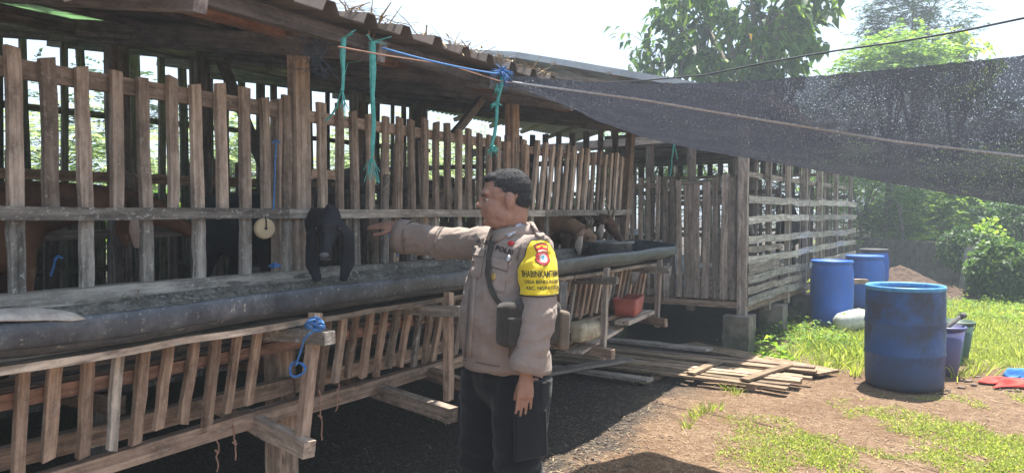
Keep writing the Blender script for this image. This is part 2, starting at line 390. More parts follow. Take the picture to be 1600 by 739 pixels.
# back wall of tall slats
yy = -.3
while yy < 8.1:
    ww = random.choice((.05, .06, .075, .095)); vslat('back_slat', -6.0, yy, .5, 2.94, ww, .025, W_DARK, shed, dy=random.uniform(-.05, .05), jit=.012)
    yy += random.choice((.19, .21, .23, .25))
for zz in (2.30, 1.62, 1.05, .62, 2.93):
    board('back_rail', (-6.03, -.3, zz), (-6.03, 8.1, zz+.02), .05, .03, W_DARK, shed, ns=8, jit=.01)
for i, yy in enumerate(np.arange(-.2, 8, .21)): # boards added to shut out daylight low at the back
    board('back_closing_board', (-6.06, float(yy), .0), (-6.06, float(yy)+.01, .1+1.5+random.uniform(-.12, .12)), .19, .02, W_DARK, shed, up=(0, 1, 0), ns=3)
# end wall near the far corner
for i, xx in enumerate(np.arange(-2.85, -6, -.15)):
    board('end_slat', (float(xx), 6.72, .86), (float(xx)+.02, 6.74, 2.3), .055, .022, W_DARK, shed, up=(1, 0, 0), ns=3)
for zz in (2.0, 1.5, 1.0): board('end_rail', (-2.72, 6.70, zz), (-6, 6.70, zz), .05, .03, W_DARK, shed)
# corrugated roof sheets
def roofmat(name, c1, c2, tr=0, metal=.0, rough=.6, trc=(.6, .8, .6)):
    m, nt, b, o = newmat(name)
    v = objvec(nt, (1, 1, 1)); n = noise(nt, v, 3.2, 6, .7); n2 = noise(nt, v, 30, 4, .7)
    c = ramp(nt, n, [(.35, c2), (.62, c1)]); c = mixc(nt, math_(nt, 'MULTIPLY', n2, .5), c, tuple(x*.5 for x in c2))
    nt.links.new(c, b.inputs['Base Color']); b.inputs['Roughness'].default_value = rough; b.inputs['Metallic'].default_value = metal
    if tr:
        t = N(nt, 'BsdfTranslucent'); t.inputs[0].default_value = (*trc, 1); mx = N(nt, 'MixShader')
        hole = ramp(nt, noise(nt, v, 5, 3, .6), [(.45, tr*.3), (.6, tr)])
        nt.links.new(hole, mx.inputs[0]); nt.links.new(b.outputs[0], mx.inputs[1]); nt.links.new(t.outputs[0], mx.inputs[2]); nt.links.new(mx.outputs[0], o.inputs[0])
    return m
RF_METAL = roofmat('dull_galvanised_sheet', (.33, .35, .36), (.17, .16, .15), metal=.35, rough=.45)
RF_BROWN = roofmat('brown_roof_sheet', (.20, .15, .12), (.10, .075, .06), rough=.7)
RF_LIGHT = roofmat('green_tinted_clear_sheet', (.40, .46, .38), (.22, .26, .2), tr=.6, rough=.4, trc=(.45, .62, .40))
def corrugated(name, x0, x1, y0, y1, zf, mat, parent, pitch=.228, h=.045, nx=5, phase=0, th=.004):
    pts = []
    yy = y0
    n0 = int(math.floor((y0-phase)/pitch))-1
    for k in range(n0, int((y1-phase)/pitch)+2):
        c = phase+k*pitch
        for dy, hh in ((-.114, 0), (-.045, 0), (-.022, h), (.022, h), (.045, 0)): pts.append((c+dy, hh))
    pts = [(min(max(a, y0), y1), b) for a, b in pts]
    pr = []
    for a, b in pts:
        if pr and abs(pr[-1][0]-a) < 1e-5: pr[-1] = (a, b)
        else: pr.append((a, b))
    v = []; f = []; n = len(pr)
    for i in range(nx):
        x = x0+(x1-x0)*i/(nx-1); jz = random.uniform(-.004, .004)
        for a, b in pr: v.append((x, a, zf(x)+b+jz))
    for i in range(nx-1):
        for j in range(n-1): a = i*n+j; f.append((a, a+1, a+n+1, a+n))
    o = mesh_obj(name, v, f, mat, parent); s = o.modifiers.new('thick', 'SOLIDIFY'); s.thickness = th; s.offset = 0
    return o
ph = 2.137 % .228
yy = -.45; i = 0
while yy < 6.9:
    for (xa, xb, lift) in ((-2.05, -4.25, .0), (-4.1, -6.45, .012)):
        mt = RF_BROWN if xa > -3 else RF_METAL
        if i in (1, 3, 4, 5) and xa < -3: mt = RF_LIGHT
        corrugated('roof_sheet', xa+random.uniform(-.02, .02), xb, yy, yy+.95, lambda x, l=lift+(.004 if i % 2 else 0): rz(x)+l, mt, shed, phase=ph)
    yy += .912; i += 1
# loose thatch straw lying along the roof edge
straw_m = plain('dry_straw', (.42, .33, .20), (.22, .16, .10), rough=.9, scale=60)
def straws(name, fn, n, l0, l1, mat, parent=None, wd=.004):
    Vv = []; Ff = []
    for i in range(n):
        c, az, tilt = fn(); L = random.uniform(l0, l1); d = Vector((math.cos(az)*math.cos(tilt), math.sin(az)*math.cos(tilt), math.sin(tilt)))*L/2
        s = Vector((-math.sin(az), math.cos(az), 0))*wd*random.uniform(.5, 1.3); b = len(Vv); up = Vector((0, 0, random.uniform(0, .25)*L))
        Vv += [c-d-s, c-d+s, c+up*.5+s, c+up*.5-s, c+d+s*.5, c+d-s*.5]; Ff += [(b, b+1, b+2, b+3), (b+3, b+2, b+4, b+5)]
    return mesh_obj(name, Vv, Ff, mat, parent)
def rs():
    yy = random.choice((2.45, 2.6, 3.05, 3.2, 3.4, 3.7, 4.0))+random.gauss(0, .1); x = -2.09-abs(random.gauss(0, .12))
    return Vector((x, yy, rz(x)+.045+random.uniform(0, .03))), random.uniform(0, 6.28), random.gauss(.1, .35)
tag(straws('roof_straw', rs, 200, .06, .24, straw_m), 'wisps of dry straw caught on the corrugated roof edge', 'straw', kind='stuff')
# ---------------------------------------------------------------- feed trough on its brackets
def rubber():
    m, nt, b, o = newmat('dusty_black_liner')
    g = objvec(nt, (1, 1, 1), rnd=False); n = noise(nt, g, 2.2, 6, .7); n2 = noise(nt, g, 45, 5, .75); n3 = noise(nt, g, 9, 5, .7)
    c = ramp(nt, n3, [(.32, (.03, .036, .046)), (.55, (.075, .085, .10)), (.78, (.17, .175, .185))])
    sp = ramp(nt, n2, [(.60, 0), (.68, .85)]); c = mixc(nt, sp, c, (.42, .40, .36))
    geo = N(nt, 'NewGeometry'); sx = N(nt, 'SeparateXYZ'); nt.links.new(geo.outputs['Normal'], sx.inputs[0])
    nt.links.new(c, b.inputs['Base Color']); r = ramp(nt, n3, [(.3, .33), (.7, .6)]); nt.links.new(r, b.inputs['Roughness'])
    b.inputs['Specular IOR Level'].default_value = .5; bump(nt, math_(nt, 'ADD', n2, n3), .35, .006, b); return m
RUB = rubber()
def feedmat():
    m, nt, b, o = newmat('old_feed_and_dust'); g = objvec(nt, (1, 1, 1), rnd=False)
    n = noise(nt, g, 8, 6, .75); n2 = noise(nt, g, 60, 5, .8)
    c = ramp(nt, n, [(.3, (.09, .09, .085)), (.5, (.20, .19, .17)), (.7, (.34, .32, .28))]); c = mixc(nt, ramp(nt, n2, [(.52, 0), (.62, .9)]), c, (.52, .47, .38))
    nt.links.new(c, b.inputs['Base Color']); b.inputs['Roughness'].default_value = .95; bump(nt, math_(nt, 'ADD', n, n2), .8, .012, b); return m
FEED = feedmat()
tr = thing('feed_trough', 'long black rubber-lined feed trough along the front of the goat shed', 'trough', (-2.4, 3.5, 1.0))
def strip(name, prof, y0, y1, n, mat, parent, wob=.006, smooth=True, closed=False, sagf=None):
    Vv = []; Ff = []; k = len(prof)
    for i in range(n+1):
        yy = y0+(y1-y0)*i/n; sx_ = wob*mnoise.noise(Vector((yy*2.3, 0, 5)))*2; sz_ = wob*mnoise.noise(Vector((yy*1.7, 4, 1)))*2
        if sagf: sz_ += sagf(yy)
        for j, (x, z) in enumerate(prof):
            q = wob*.6*mnoise.noise(Vector((yy*6, j*.7, 9)))
            Vv.append((x+sx_+q, yy, z+sz_+q))
    for i in range(n):
        for j in range(k if closed else k-1):
            a = i*k+j; b = i*k+(j+1) % k; Ff.append((a, b, b+k, a+k))
    if closed: Ff += [tuple(range(k-1, -1, -1)), tuple(range(n*k, n*k+k))]
    return mesh_obj(name, Vv, Ff, mat, parent, smooth=smooth)
inner = [(-2.655, 1.198), (-2.63, 1.175), (-2.56, 1.155), (-2.48, 1.14), (-2.38, 1.135), (-2.30, 1.145), (-2.262, 1.17), (-2.245, 1.195)]
o = strip('liner', inner, -.2, 6.62, 90, FEED, tr); s = o.modifiers.new('t', 'SOLIDIFY'); s.thickness = .006; s.offset = -1
arc = [(-2.215+.04*math.cos(R(a)), 1.172+.04*math.sin(R(a))) for a in range(180, -100, -20)]
roll = [(-2.208+.017*math.copysign(abs(math.cos(R(a)))**.8, math.cos(R(a)))+.006*math.sin(R(a)), 1.173+.041*math.sin(R(a))*(1 if a < 180 else 1.0)) for a in range(0, 360, 24)]
strip('rolled_rim', roll, -.2, 6.66, 110, RUB, tr, wob=.0045, closed=True)
strip('hanging_flap', [(-2.225, 1.14), (-2.245, 1.115), (-2.29, 1.10), (-2.36, 1.095), (-2.36, 1.10), (-2.30, 1.108), (-2.25, 1.125)], -.2, 6.6, 60, RUB, tr, wob=.008, closed=True)
o = mesh_obj('end_panel', [(-2.66, 6.6, 1.22), (-2.63, 6.6, 1.06), (-2.25, 6.62, 1.06), (-2.19, 6.64, 1.20), (-2.2, 6.62, 1.24), (-2.62, 6.59, 1.27)], [(0, 1, 2, 3, 4, 5)], RUB, tr)
s = o.modifiers.new('t', 'SOLIDIFY'); s.thickness = .012
def ft():
    yy = random.uniform(0, 6.5); x = random.uniform(-2.65, -2.28); z = np.interp(x, [p[0] for p in inner], [p[1] for p in inner])+.006
    return Vector((x, yy, float(z)+random.uniform(0, .012))), random.uniform(0, 6.28), random.gauss(0, .15)
st = straws('leftover_feed', ft, 2600, .01, .06, plain('leftover_fodder', (.40, .36, .27), (.10, .09, .07), rough=.9, scale=40), tr, wd=.004); st['kind'] = 'stuff'
st = straws('fodder_stalks', ft, 420, .05, .16, straw_m, tr, wd=.003); st['kind'] = 'stuff'
# shelf planks and brackets under it
shelf = [(-.2, .9), (.9, 2.23), (2.25, 3.45), (3.47, 4.7), (4.72, 6.5)]
for i, (a, b_) in enumerate(shelf):
    board('shelf_plank', (-2.335, a, 1.068+.004*(i % 2)), (-2.34, b_, 1.064+.006*(i % 2)), .12, .024, W_SHELF, tr, up=(1, 0, 0), ns=8, jit=.006)
board('shelf_plank', (-2.39, -.1, 1.094), (-2.40, 1.72, 1.091), .1, .018, W_DIRTY, tr, up=(1, 0, 0), ns=6)
board('shelf_plank', (-2.47, 1.8, 1.078), (-2.47, 6.3, 1.078), .14, .016, W_DARK, tr, up=(1, 0, 0), ns=6)
for (yy, lean, z0) in ((2.14, -.06, .60), (3.04, .02, .585), (5.0, -.05, .47), (6.12, -.05, .56)):
    board('bracket_arm', (-2.72, yy, 1.015), (-2.08, yy+.01, 1.03), .05, .055, W_DIRTY, tr, up=(0, 0, 1))
    board('hanging_leg', (-2.17, yy+lean, z0), (-2.175, yy+.035, 1.118), .046, .034, W_BROWN if yy < 4 else W_GREY, tr, up=(0, 1, 0), ns=6)
for a, b_, s in (((-2.86, 2.24, .655), (-2.10, 2.06, .615), .068), ((-2.94, 3.02, .635), (-1.95, 2.79, .60), .068), ((-2.9, 3.45, .665), (-2.14, 3.23, .615), .06),
              ((-2.9, 5.05, .60), (-2.08, 4.93, .52), .065), ((-2.95, 6.2, .66), (-2.08, 6.05, .60), .065)):
    board('cross_beam', a, b_, s, s*.75, W_BROWN if s < .067 else W_FRONT, tr, up=(0, 0, 1), ns=6)
board('rack_board', (-2.30, 4.75, .545), (-2.34, 5.6, .60), .13, .02, W_GREY, tr, up=(1, 0, 0)); board('rack_board', (-2.46, 4.75, .56), (-2.50, 5.7, .61), .13, .02, W_BROWN, tr, up=(1, 0, 0))
board('rack_board', (-2.25, 5.5, .655), (-2.30, 6.25, .66), .11, .03, W_GREY, tr, up=(1, 0, 0)); board('rack_board', (-2.45, 5.5, .66), (-2.5, 6.3, .665), .1, .03, W_GREY, tr, up=(1, 0, 0))
# torn pale sheet lying on the near end of the trough
o = strip('torn_sheet', [(-2.64, 1.205), (-2.55, 1.20), (-2.44, 1.205), (-2.33, 1.215), (-2.24, 1.232), (-2.20, 1.228), (-2.18, 1.21)], .2, 1.27, 26, plain('dirty_cream_plastic', (.55, .50, .44), (.28, .25, .22), rough=.6, scale=12, bumps=.4), None, wob=.015)
s = o.modifiers.new('t', 'SOLIDIFY'); s.thickness = .003; s.offset = 1
kx_ = len(o.data.vertices)//27
for i_, v_ in enumerate(o.data.vertices):
    r_, c_ = divmod(i_, kx_); v_.co.y += (.0 if r_ < 20 else (r_-19)/7*(.035*math.sin(c_*2.3+1)-.012*(c_-3)))-.02*math.sin(c_*3.1); v_.co.z += .012*mnoise.noise(Vector((v_.co.x*14, v_.co.y*9, 2)))
tag(o, 'torn dirty cream plastic sheet crumpled in the near end of the feed trough', 'plastic sheet')
# ---------------------------------------------------------------- far goat pen
PA = Vector((-2.03, 8.4, 0)); PB = Vector((-1.65, 14.7, 0))
pen = thing('goat_pen', 'grey wooden goat pen with open slatted walls on concrete footings behind the shed', 'shed', (-3.6, 11, 0))
def xat(px, y): return -y*math.tan(YAW-math.atan((px-800)/FPX))
for px, w_, z1 in [(1158, 13, 1.93), (1144, 9, 1.90), (1131, 12, 1.94), (1117, 8, 1.91), (1103, 12, 1.86), (1089, 9, 1.83), (1077, 16, 1.82), (1062, 8, 1.88), (1051, 8, 1.92), (1038, 8, 1.9),
                   (1026, 7, 1.94), (1013, 7, 1.93), (1001, 7, 1.92), (989, 7, 1.95), (977, 7, 1.93), (965, 7, 1.94), (952, 7, 1.93), (938, 7, 1.93), (922, 7, 1.9), (905, 7, 1.9), (885, 7, 1.9), (865, 7, 1.9)]:
    x = xat(px, 8.4)
    board('wall_slat', (x, 8.4+random.uniform(0, .01), .56), (x+random.uniform(-.02, .02), 8.4, z1), w_/FPX*8.3, .02, W_GREY, pen, up=(1, 0, 0), ns=4, jit=.005)
for a, b_, z in ((860, 1168, .60), (940, 1062, 1.82), (1050, 1112, 1.845), (860, 1050, 1.22), (1050, 1160, .78), (1050, 1160, 1.62)):
    board('wall_rail', (xat(a, 8.4), 8.43, z), (xat(b_, 8.4), 8.43, z+.01), .055, .03, W_GREY, pen, ns=4)
board('floor_edge_beam', (-5.4, 8.41, .515), (-2.08, 8.41, .50), .07, .08, W_BROWN, pen)
for px, y_, w_ in ((1015, 8.5, .08), (1080, 8.5, .085), (1150, 9.6, .07), (960, 9.5, .08)):
    x = xat(px, y_); board('post', (x, y_, .4), (x, y_, 2.75), w_, .07, W_GREY, pen, up=(1, 0, 0))
for d in (0,):
    board('corner_post', (PA.x, PA.y, .37), (PA.x+.01, PA.y, 2.62), .10, .08, W_GREY, pen, up=(1, 0, 0), ns=7)
def side(t, z, off=0): 
    q = PA.lerp(PB, t); return Vector((q.x+off, q.y, z))
for zl, zr, t1, w_, mt in ((1.65, 1.65, 1, .075, W_PALE), (1.433, 1.44, 1, .075, W_PALE), (1.218, 1.21, 1, .075, W_PALE), (1.11, 1.12, .22, .06, W_GREY), (.995, 1.0, 1, .075, W_PALE),
                           (.90, .90, .2, .11, W_GREY), (.78, .79, 1, .08, W_PALE), (.66, .64, .42, .07, W_GREY), (.53, .55, .42, .08, W_PALE)):
    segs = [(0, .45), (.44, 1)] if t1 == 1 else [(0, t1)]
    for (a, b_) in segs:
        za = zl+(zr-zl)*a; zb = zl+(zr-zl)*b_
        board('side_board', side(a, za, .055+.012*(a > 0)), side(b_, zb, .055+.012*(a > 0)), w_*1.1, .02, mt, pen, ns=9, jit=.012, bend=random.uniform(-.02, .02))
for t in (.16, .30, .45, .60, .78, .98):
    board('side_post', side(t, .35), side(t, 2.45), .085, .06, W_GREY, pen, up=(0, 1, 0))
for t in np.arange(.06, 1, .085):
    q = side(float(t), .5, -.12); board('side_slat', q, q+Vector((0, random.uniform(-.03, .03), 1.75)), .05, .02, W_GREY, pen, up=(0, 1, 0), ns=3)
for z in (1.95, 2.2): board('side_rail', side(0, z, -.07), side(1, z, -.07), .06, .03, W_GREY, pen)
board('floor_side_beam', side(0, .46, -.02), side(1, .46, -.02), .08, .09, W_BROWN, pen)
for i, x in enumerate(np.arange(-2.15, -5.4, -.11)): board('floor_slat', (float(x), 8.45, .535), (float(x)+.3, 14.6, .535), .03, .075, W_BROWN, pen, ns=3, up=(0, 0, 1))
for px, y_ in [(x_, 14.6) for x_ in range(1020, 1300, 13)]:
    x = xat(px, y_); board('inner_slat', (x, y_, .55), (x+random.uniform(-.03, .03), y_, 2.1+random.uniform(-.3, .25)), .06, .02, W_GREY, pen, up=(1, 0, 0), ns=3)
for y_, z in ((10.62, 1.2), (10.62, 1.8), (14.62, 1.2), (14.62, 1.8), (14.62, 2.2)): board('inner_rail', (-5.4, y_, z), (-1.7 if y_ > 14 else -2.1, y_, z), .06, .03, W_GREY, pen)
for i, (x) in enumerate(np.arange(-5.45, -5.5, -.1)):
    for yy in np.arange(8.4, 14.7, .2): board('rear_slat', (float(x), float(yy), .5), (float(x), float(yy), 2.5), .07, .02, W_DARK, pen, up=(0, 1, 0), ns=3)
def pz(x): return 2.68+.25*(-x-1.75) if x > -4.6 else 3.3925+.15*(-x-4.6)
for yy in np.arange(7.95, 15, 1.1):
    board('rafter', (-1.8, float(yy)+.2, pz(-1.8)-.07), (-5.6, float(yy)+.2, pz(-5.6)-.07), .07, .05, W_GREY, pen, ns=4)
    board('rafter', (-5.6, float(yy)+.2, pz(-5.6)-.07), (-7.2, float(yy)+.2, pz(-5.6)-.50), .07, .05, W_GREY, pen, ns=4)
for x in (-2.0, -2.7, -3.4, -4.1, -4.8, -5.5): board('purlin', (x, 7.9, pz(x)-.02), (x, 15, pz(x)-.02), .03, .05, W_GREY, pen, ns=4)
board('cross_beam', (-5.4, 8.46, 2.30), (-2.0, 8.46, 2.38), .09, .05, W_GREY, pen)
ZINC = roofmat('pale_zinc_sheet', (.40, .42, .45), (.26, .28, .30), metal=.2, rough=.4)
yy = 7.95
while yy < 14.9:
    corrugated('roof_sheet', -1.7, -5.62, yy, yy+.93, lambda x: pz(x)+.01, ZINC, pen, pitch=.12, h=.02, nx=9)
    corrugated('roof_sheet', -5.6, -7.3, yy, yy+.93, lambda x: pz(-5.6)+.01-.25*(-x-5.6), ZINC, pen, pitch=.12, h=.02, nx=4)
    yy += .9
board('barge_flashing', (-4.6, 7.922, pz(-4.6)+.01), (-5.6, 7.922, pz(-5.6)+.01), .07, .02, ZINC, pen)
board('edge_cover_board', (-1.685, 7.9, 2.675), (-1.685, 14.9, 2.675), .10, .02, W_GREY, pen)  # added board that covers and darkens the sunlit roof edge
o = board('barge_flashing', (-1.72, 7.92, pz(-1.72)+.01), (-4.6, 7.92, pz(-4.6)+.01), .07, .02, ZINC, pen)
CONC = None
def concmat():
    m, nt, b, o = newmat('mossy_concrete'); g = objvec(nt, (1, 1, 1)); n = noise(nt, g, 9, 6, .7); n2 = noise(nt, g, 4, 4, .6)
    c = ramp(nt, n, [(.3, (.10, .085, .07)), (.7, (.26, .22, .18))])
    sx = N(nt, 'SeparateXYZ'); tc = N(nt, 'NewGeometry'); nt.links.new(tc.outputs['Position'], sx.inputs[0])
    k = ramp(nt, math_(nt, 'ADD', math_(nt, 'MULTIPLY', n2, .9), math_(nt, 'MULTIPLY', sx.outputs['Z'], -.9)), [(.2, 0), (.38, 1)])
    c = mixc(nt, math_(nt, 'MULTIPLY', k, .8), c, (.05, .07, .03)); nt.links.new(c, b.inputs['Base Color']); b.inputs['Roughness'].default_value = .9; bump(nt, n, .6, .01, b); return m
CONC = concmat()
def rough_block(name, c, s, mat, parent, rz=0, j=.012, sub=3):
    bm = bmesh.new(); bmesh.ops.create_cube(bm, size=1); bmesh.ops.subdivide_edges(bm, edges=bm.edges, cuts=sub, use_grid_fill=True)
    for v in bm.verts:
        v.co = Vector((v.co.x*s[0], v.co.y*s[1], v.co.z*s[2])); q = v.co+Vector(c)
        v.co += Vector((mnoise.noise(q*9), mnoise.noise(q*9+Vector((5, 0, 0))), mnoise.noise(q*9+Vector((0, 7, 0)))))*j
    me = bpy.data.meshes.new(name); bm.to_mesh(me); bm.free(); me.materials.append(mat)
    o = bpy.data.objects.new(name, me); return link(o, Matrix.Translation(Vector(c)) @ Matrix.Rotation(rz, 4, 'Z'), parent)
for x, y_, h in ((-2.05, 8.36, .40), (-1.97, 9.75, .38), (-1.90, 11.3, .38), (-1.75, 13.2, .38), (-3.6, 8.5, .38), (-5.2, 8.5, .38)):
    rough_block('concrete_footing', (x, y_, h/2-.03), (.28, .30, h+.06), CONC, pen)
for yb, zb in ((9.6, 2.42), (10.9, 2.55), (12.2, 2.40), (13.5, 2.62), (14.7, 2.5), (14.72, 2.8), (14.68, 3.05)): board('tie_beam', (-6.4, yb, zb), (-1.9, yb, zb+.03), .12, .05, W_DARK, pen, ns=5)
for i, x in enumerate(np.arange(-2.2, -6.4, -.2)): board('gable_slat', (float(x), 14.75, 2.2), (float(x), 14.75, min(3.3, pz(float(x))-.05) if x > -4.6 else 3.1), .10, .02, W_DARK, pen, up=(1, 0, 0), ns=3)
# ---------------------------------------------------------------- shade net and lines
def netmat():
    m, nt, b, o = newmat('black_shade_net'); tcn = N(nt, 'UVMap'); uv = tcn.outputs[0]
    n = noise(nt, uv, 74, 3, .8); big = noise(nt, uv, 2.4, 4, .6); sx = N(nt, 'SeparateXYZ'); nt.links.new(uv, sx.inputs[0])
    row = math_(nt, 'SINE', math_(nt, 'MULTIPLY', sx.outputs['Y'], 2*math.pi/.016), 0.0)
    col = math_(nt, 'SINE', math_(nt, 'MULTIPLY', sx.outputs['X'], 2*math.pi/.024), 0.0)
    t = math_(nt, 'ADD', math_(nt, 'MULTIPLY', n, 1.0), math_(nt, 'MULTIPLY', math_(nt, 'MULTIPLY', row, col), .035))
    t = math_(nt, 'ADD', t, math_(nt, 'MULTIPLY', big, .10))
    hole = ramp(nt, t, [(.645, .045), (.675, .6)])
    b.inputs['Base Color'].default_value = (.018, .020, .026, 1); b.inputs['Roughness'].default_value = .55
    b.inputs['Specular IOR Level'].default_value = .45
    trn = N(nt, 'BsdfTranslucent'); nt.links.new(ramp(nt, noise(nt, uv, 95, 3, .85), [(.58, (.020, .022, .030)), (.63, (.04, .044, .055)), (.655, (.38, .39, .42))]), trn.inputs[0])  # bright specks in the colour imitate sun glints on the fibres
    m1 = N(nt, 'MixShader'); m1.inputs[0].default_value = .55; nt.links.new(b.outputs[0], m1.inputs[1]); nt.links.new(trn.outputs[0], m1.inputs[2])
    tp = N(nt, 'BsdfTransparent'); m2 = N(nt, 'MixShader'); nt.links.new(hole, m2.inputs[0]); nt.links.new(m1.outputs[0], m2.inputs[1]); nt.links.new(tp.outputs[0], m2.inputs[2])
    nt.links.new(m2.outputs[0], o.inputs[0]); bump(nt, t, .6, .01, b); return m
def spline(keys, px):
    return [float(np.interp(px, [k[0] for k in keys], [k[i] for k in keys])) for i in (1, 2)]
top = [(797, 119, 4.0), (860, 125, 3.95), (930, 130, 3.82), (1000, 132, 3.74), (1100, 131, 3.62), (1200, 126, 3.5), (1300, 118, 3.38), (1400, 109, 3.25), (1500, 99, 3.15), (1600, 88, 3.05), (1900, 45, 2.8)]
low = [(797, 123, 4.02), (860, 152, 4.22), (930, 189, 4.62), (1000, 214, 5.08), (1080, 233, 5.36), (1180, 250, 4.98), (1300, 271, 4.6), (1400, 288, 4.3), (1500, 306, 4.0), (1600, 322, 3.7), (1900, 362, 3.1)]
Vn = []; Fn = []; uvn = []; nu, nv = 150, 40
for i in range(nu+1):
    px = 797+(1900-797)*i/nu
    a = P(px, *spline(top, px)); b_ = P(px, *spline(low, px))
    for j in range(nv+1):
        t = j/nv; q = a.lerp(b_, t); wq = math.sin(math.pi*t)
        fold = .030*mnoise.noise(Vector((i*.05, j*.16, 0)))+.012*math.sin(i*.17+j*.55)
        q.z += -.05*wq+fold*wq*min(1, i/20)+.006*mnoise.noise(Vector((i*.5, t*3, 7)))
        Vn.append(q); uvn.append((i/nu*4.2, (b_-a).length*t))
for i in range(nu):
    for j in range(nv): a = i*(nv+1)+j; Fn.append((a, a+nv+1, a+nv+2, a+1))
net = mesh_obj('shade_net', Vn, Fn, netmat(), None, smooth=True)
uvl = net.data.uv_layers.new(name='UVMap')
for lp in net.data.loops: uvl.data[lp.index].uv = uvn[lp.vertex_index]
tag(net, 'black knitted shade net stretched from the shed eave across to the upper right', 'shade net')
ROPE_W = plain('white_rope', (.62, .62, .64), (.40, .40, .42), rough=.8, scale=90)
ROPE_B = plain('blue_rope', (.07, .22, .50), (.03, .11, .30), rough=.7, scale=90)
ROPE_T = plain('teal_twine', (.10, .42, .38), (.05, .28, .25), rough=.7, scale=60)
ROPE_O = plain('faded_orange_string', (.42, .24, .17), (.26, .15, .11), rough=.8, scale=60)
CABLE = plain('black_cable', (.02, .02, .025), rough=.5)
nbvh = BVHTree.FromPolygons([v[:] for v in Vn], Fn)
m = MB(); pts = []
for i in range(46):
    px = 800+(1880-800)*i/45; yr = np.interp(px, [800, 1000, 1200, 1400, 1600, 1900], [130, 157, 190, 222, 245, 275])
    yt, dt = spline(top, px); yl, dl = spline(low, px); t = (yr-yt)/max(yl-yt, 5); t = min(max(t, 0), 1)
    q = P(px, yt, dt).lerp(P(px, yl, dl), t); rp_ = (P(px, yr, 3)-Vector((0, 0, CAM_H))).normalized(); hh_ = nbvh.ray_cast(Vector((0, 0, CAM_H)), rp_); pts.append(hh_[0]-rp_*.03 if hh_[0] is not None else P(px, yr, dt+(dl-dt)*t-.1))
m.tube(pts, .0055, 6); tag(m.build('support_rope', ROPE_W, smooth=True), 'long white rope running under the black shade net', 'rope')
m = MB(); m.tube([P(930, 132, 7.6)]+[P(px, y, d) for px, y, d in ((1010, 127, 7.2), (1100, 119, 6.8), (1200, 99, 6.4), (1300, 82, 6), (1400, 68, 5.6), (1500, 51, 5.2), (1600, 30, 4.8), (1800, -25, 4.2))], .0075, 6)
tag(m.build('overhead_cable', CABLE, smooth=True), 'thin black cable hanging in the air above the shade net', 'cable')
def frayed(name, pts, rad, mat, n=16, spread=.03, L=.06, wob=.0, label=None, cat='rope', group=None, knots=()):
    m = MB(); m.tube(pts, rad, 6)
    for kx in knots:
        c = Vector(kx)
        for i in range(n):
            d = Vector((random.gauss(0, 1), random.gauss(0, 1), random.gauss(0, 1))).normalized()
            m.tube([c, c+d*L*.5, c+d*L+Vector((0, 0, -L*.3))], [rad*.7, rad*.5, rad*.25], 4)
    return tag(m.build(name, mat, smooth=True), label, cat, group)
a = P(783, 118, 3.9); b_ = P(778, 160, 3.9)
frayed('blue_eave_rope', sag(P(600, 78, 2.95), a, .01, 12), .005, ROPE_B, 30, L=.07, label='bright blue rope tied under the roof edge ending in a frayed knot', knots=(a, a+Vector((0, 0, .01))))
frayed('teal_hanging_cord', [a, P(784, 135, 3.88), P(777, 160, 3.88), P(776, 185, 3.88), P(773, 210, 3.88), P(767, 230, 3.88), P(770, 237, 3.88), P(776, 235, 3.88)], .009, ROPE_T, 14, L=.035, label='knotted teal cord dangling from the blue rope knot at the eave', knots=(P(779, 140, 3.88), P(776, 165, 3.88), P(770, 234, 3.88)))
m = MB(); m.tube([P(530, 75, 2.9), P(600, 88, 3.1), P(700, 103, 3.5), P(780, 128, 3.85), P(800, 131, 4.0)], .0035, 5); tag(m.build('orange_string', ROPE_O), 'thin faded orange string strung along under the roof edge', 'string')
def ribbon(name, pts, wd, mat, label, cat, tails=6, group=None):
    m = MB(); pts = [Vector(p) for p in pts]; s = Vector((math.cos(YAW), math.sin(YAW), 0)); f = Vector((-s.y, s.x, 0)); rings = []
    for i, p in enumerate(pts):
        ww = wd*(1-.35*i/(len(pts)-1))*(1+.2*math.sin(i*2.1)); an = .5*math.sin(i*1.3); u = (s*math.cos(an)+f*math.sin(an))*ww/2; v = (f*math.cos(an)-s*math.sin(an))*.006
        rings.append([p-u, p-u*.3+v*1.6, p+u*.4+v, p+u, p+u*.3-v, p-u*.4-v*1.4])
    m.rings(rings)
    for i in range(tails):
        q = pts[-1]; e = q+Vector((random.uniform(-.03, .03), random.uniform(-.03, .03), -random.uniform(.04, .12))); m.tube([q, q.lerp(e, .5)+s*random.uniform(-.01, .01), e], .0018, 4)
    for i in range(tails//2):
        q = pts[0]; e = q+Vector((random.uniform(-.06, .06), random.uniform(-.08, .08), random.uniform(-.02, .05))); m.tube([q, e], .0025, 4)
    return tag(m.build(name, mat), label, cat, group)
ribbon('teal_ribbon', [P(539, 62, 3.0), P(537, 90, 3.0), P(538, 115, 3.0), P(537, 143, 3.0)], .022, ROPE_T, 'short teal plastic twine hanging from the roof beam nearest the tall post', 'twine')
ribbon('teal_ribbon', [P(583, 68, 3.15), P(584, 110, 3.15), P(583, 150, 3.15), P(585, 195, 3.15), P(583, 225, 3.15), P(582, 245, 3.15)], .027, ROPE_T, 'long flat teal strip hanging from the roof beam with a frayed end', 'twine', 14)
m = MB()
TWM = plain('faded_blue_twine', (.08, .13, .20), (.04, .06, .10), rough=.9)
for i in range(34):
    c = P(random.gauss(497, 10), random.gauss(82, 18), 3.25+random.gauss(0, .05)); d = Vector((random.gauss(0, .5), random.gauss(0, 1), random.gauss(-.3, 1))).normalized()*random.uniform(.03, .12)
    m.tube([c-d, c+Vector((0, 0, random.uniform(-.02, .02))), c+d], .0013, 4)
tag(m.build('twine_bundle', TWM), 'tangle of faded blue twine under the roof beside the tall post', 'twine')
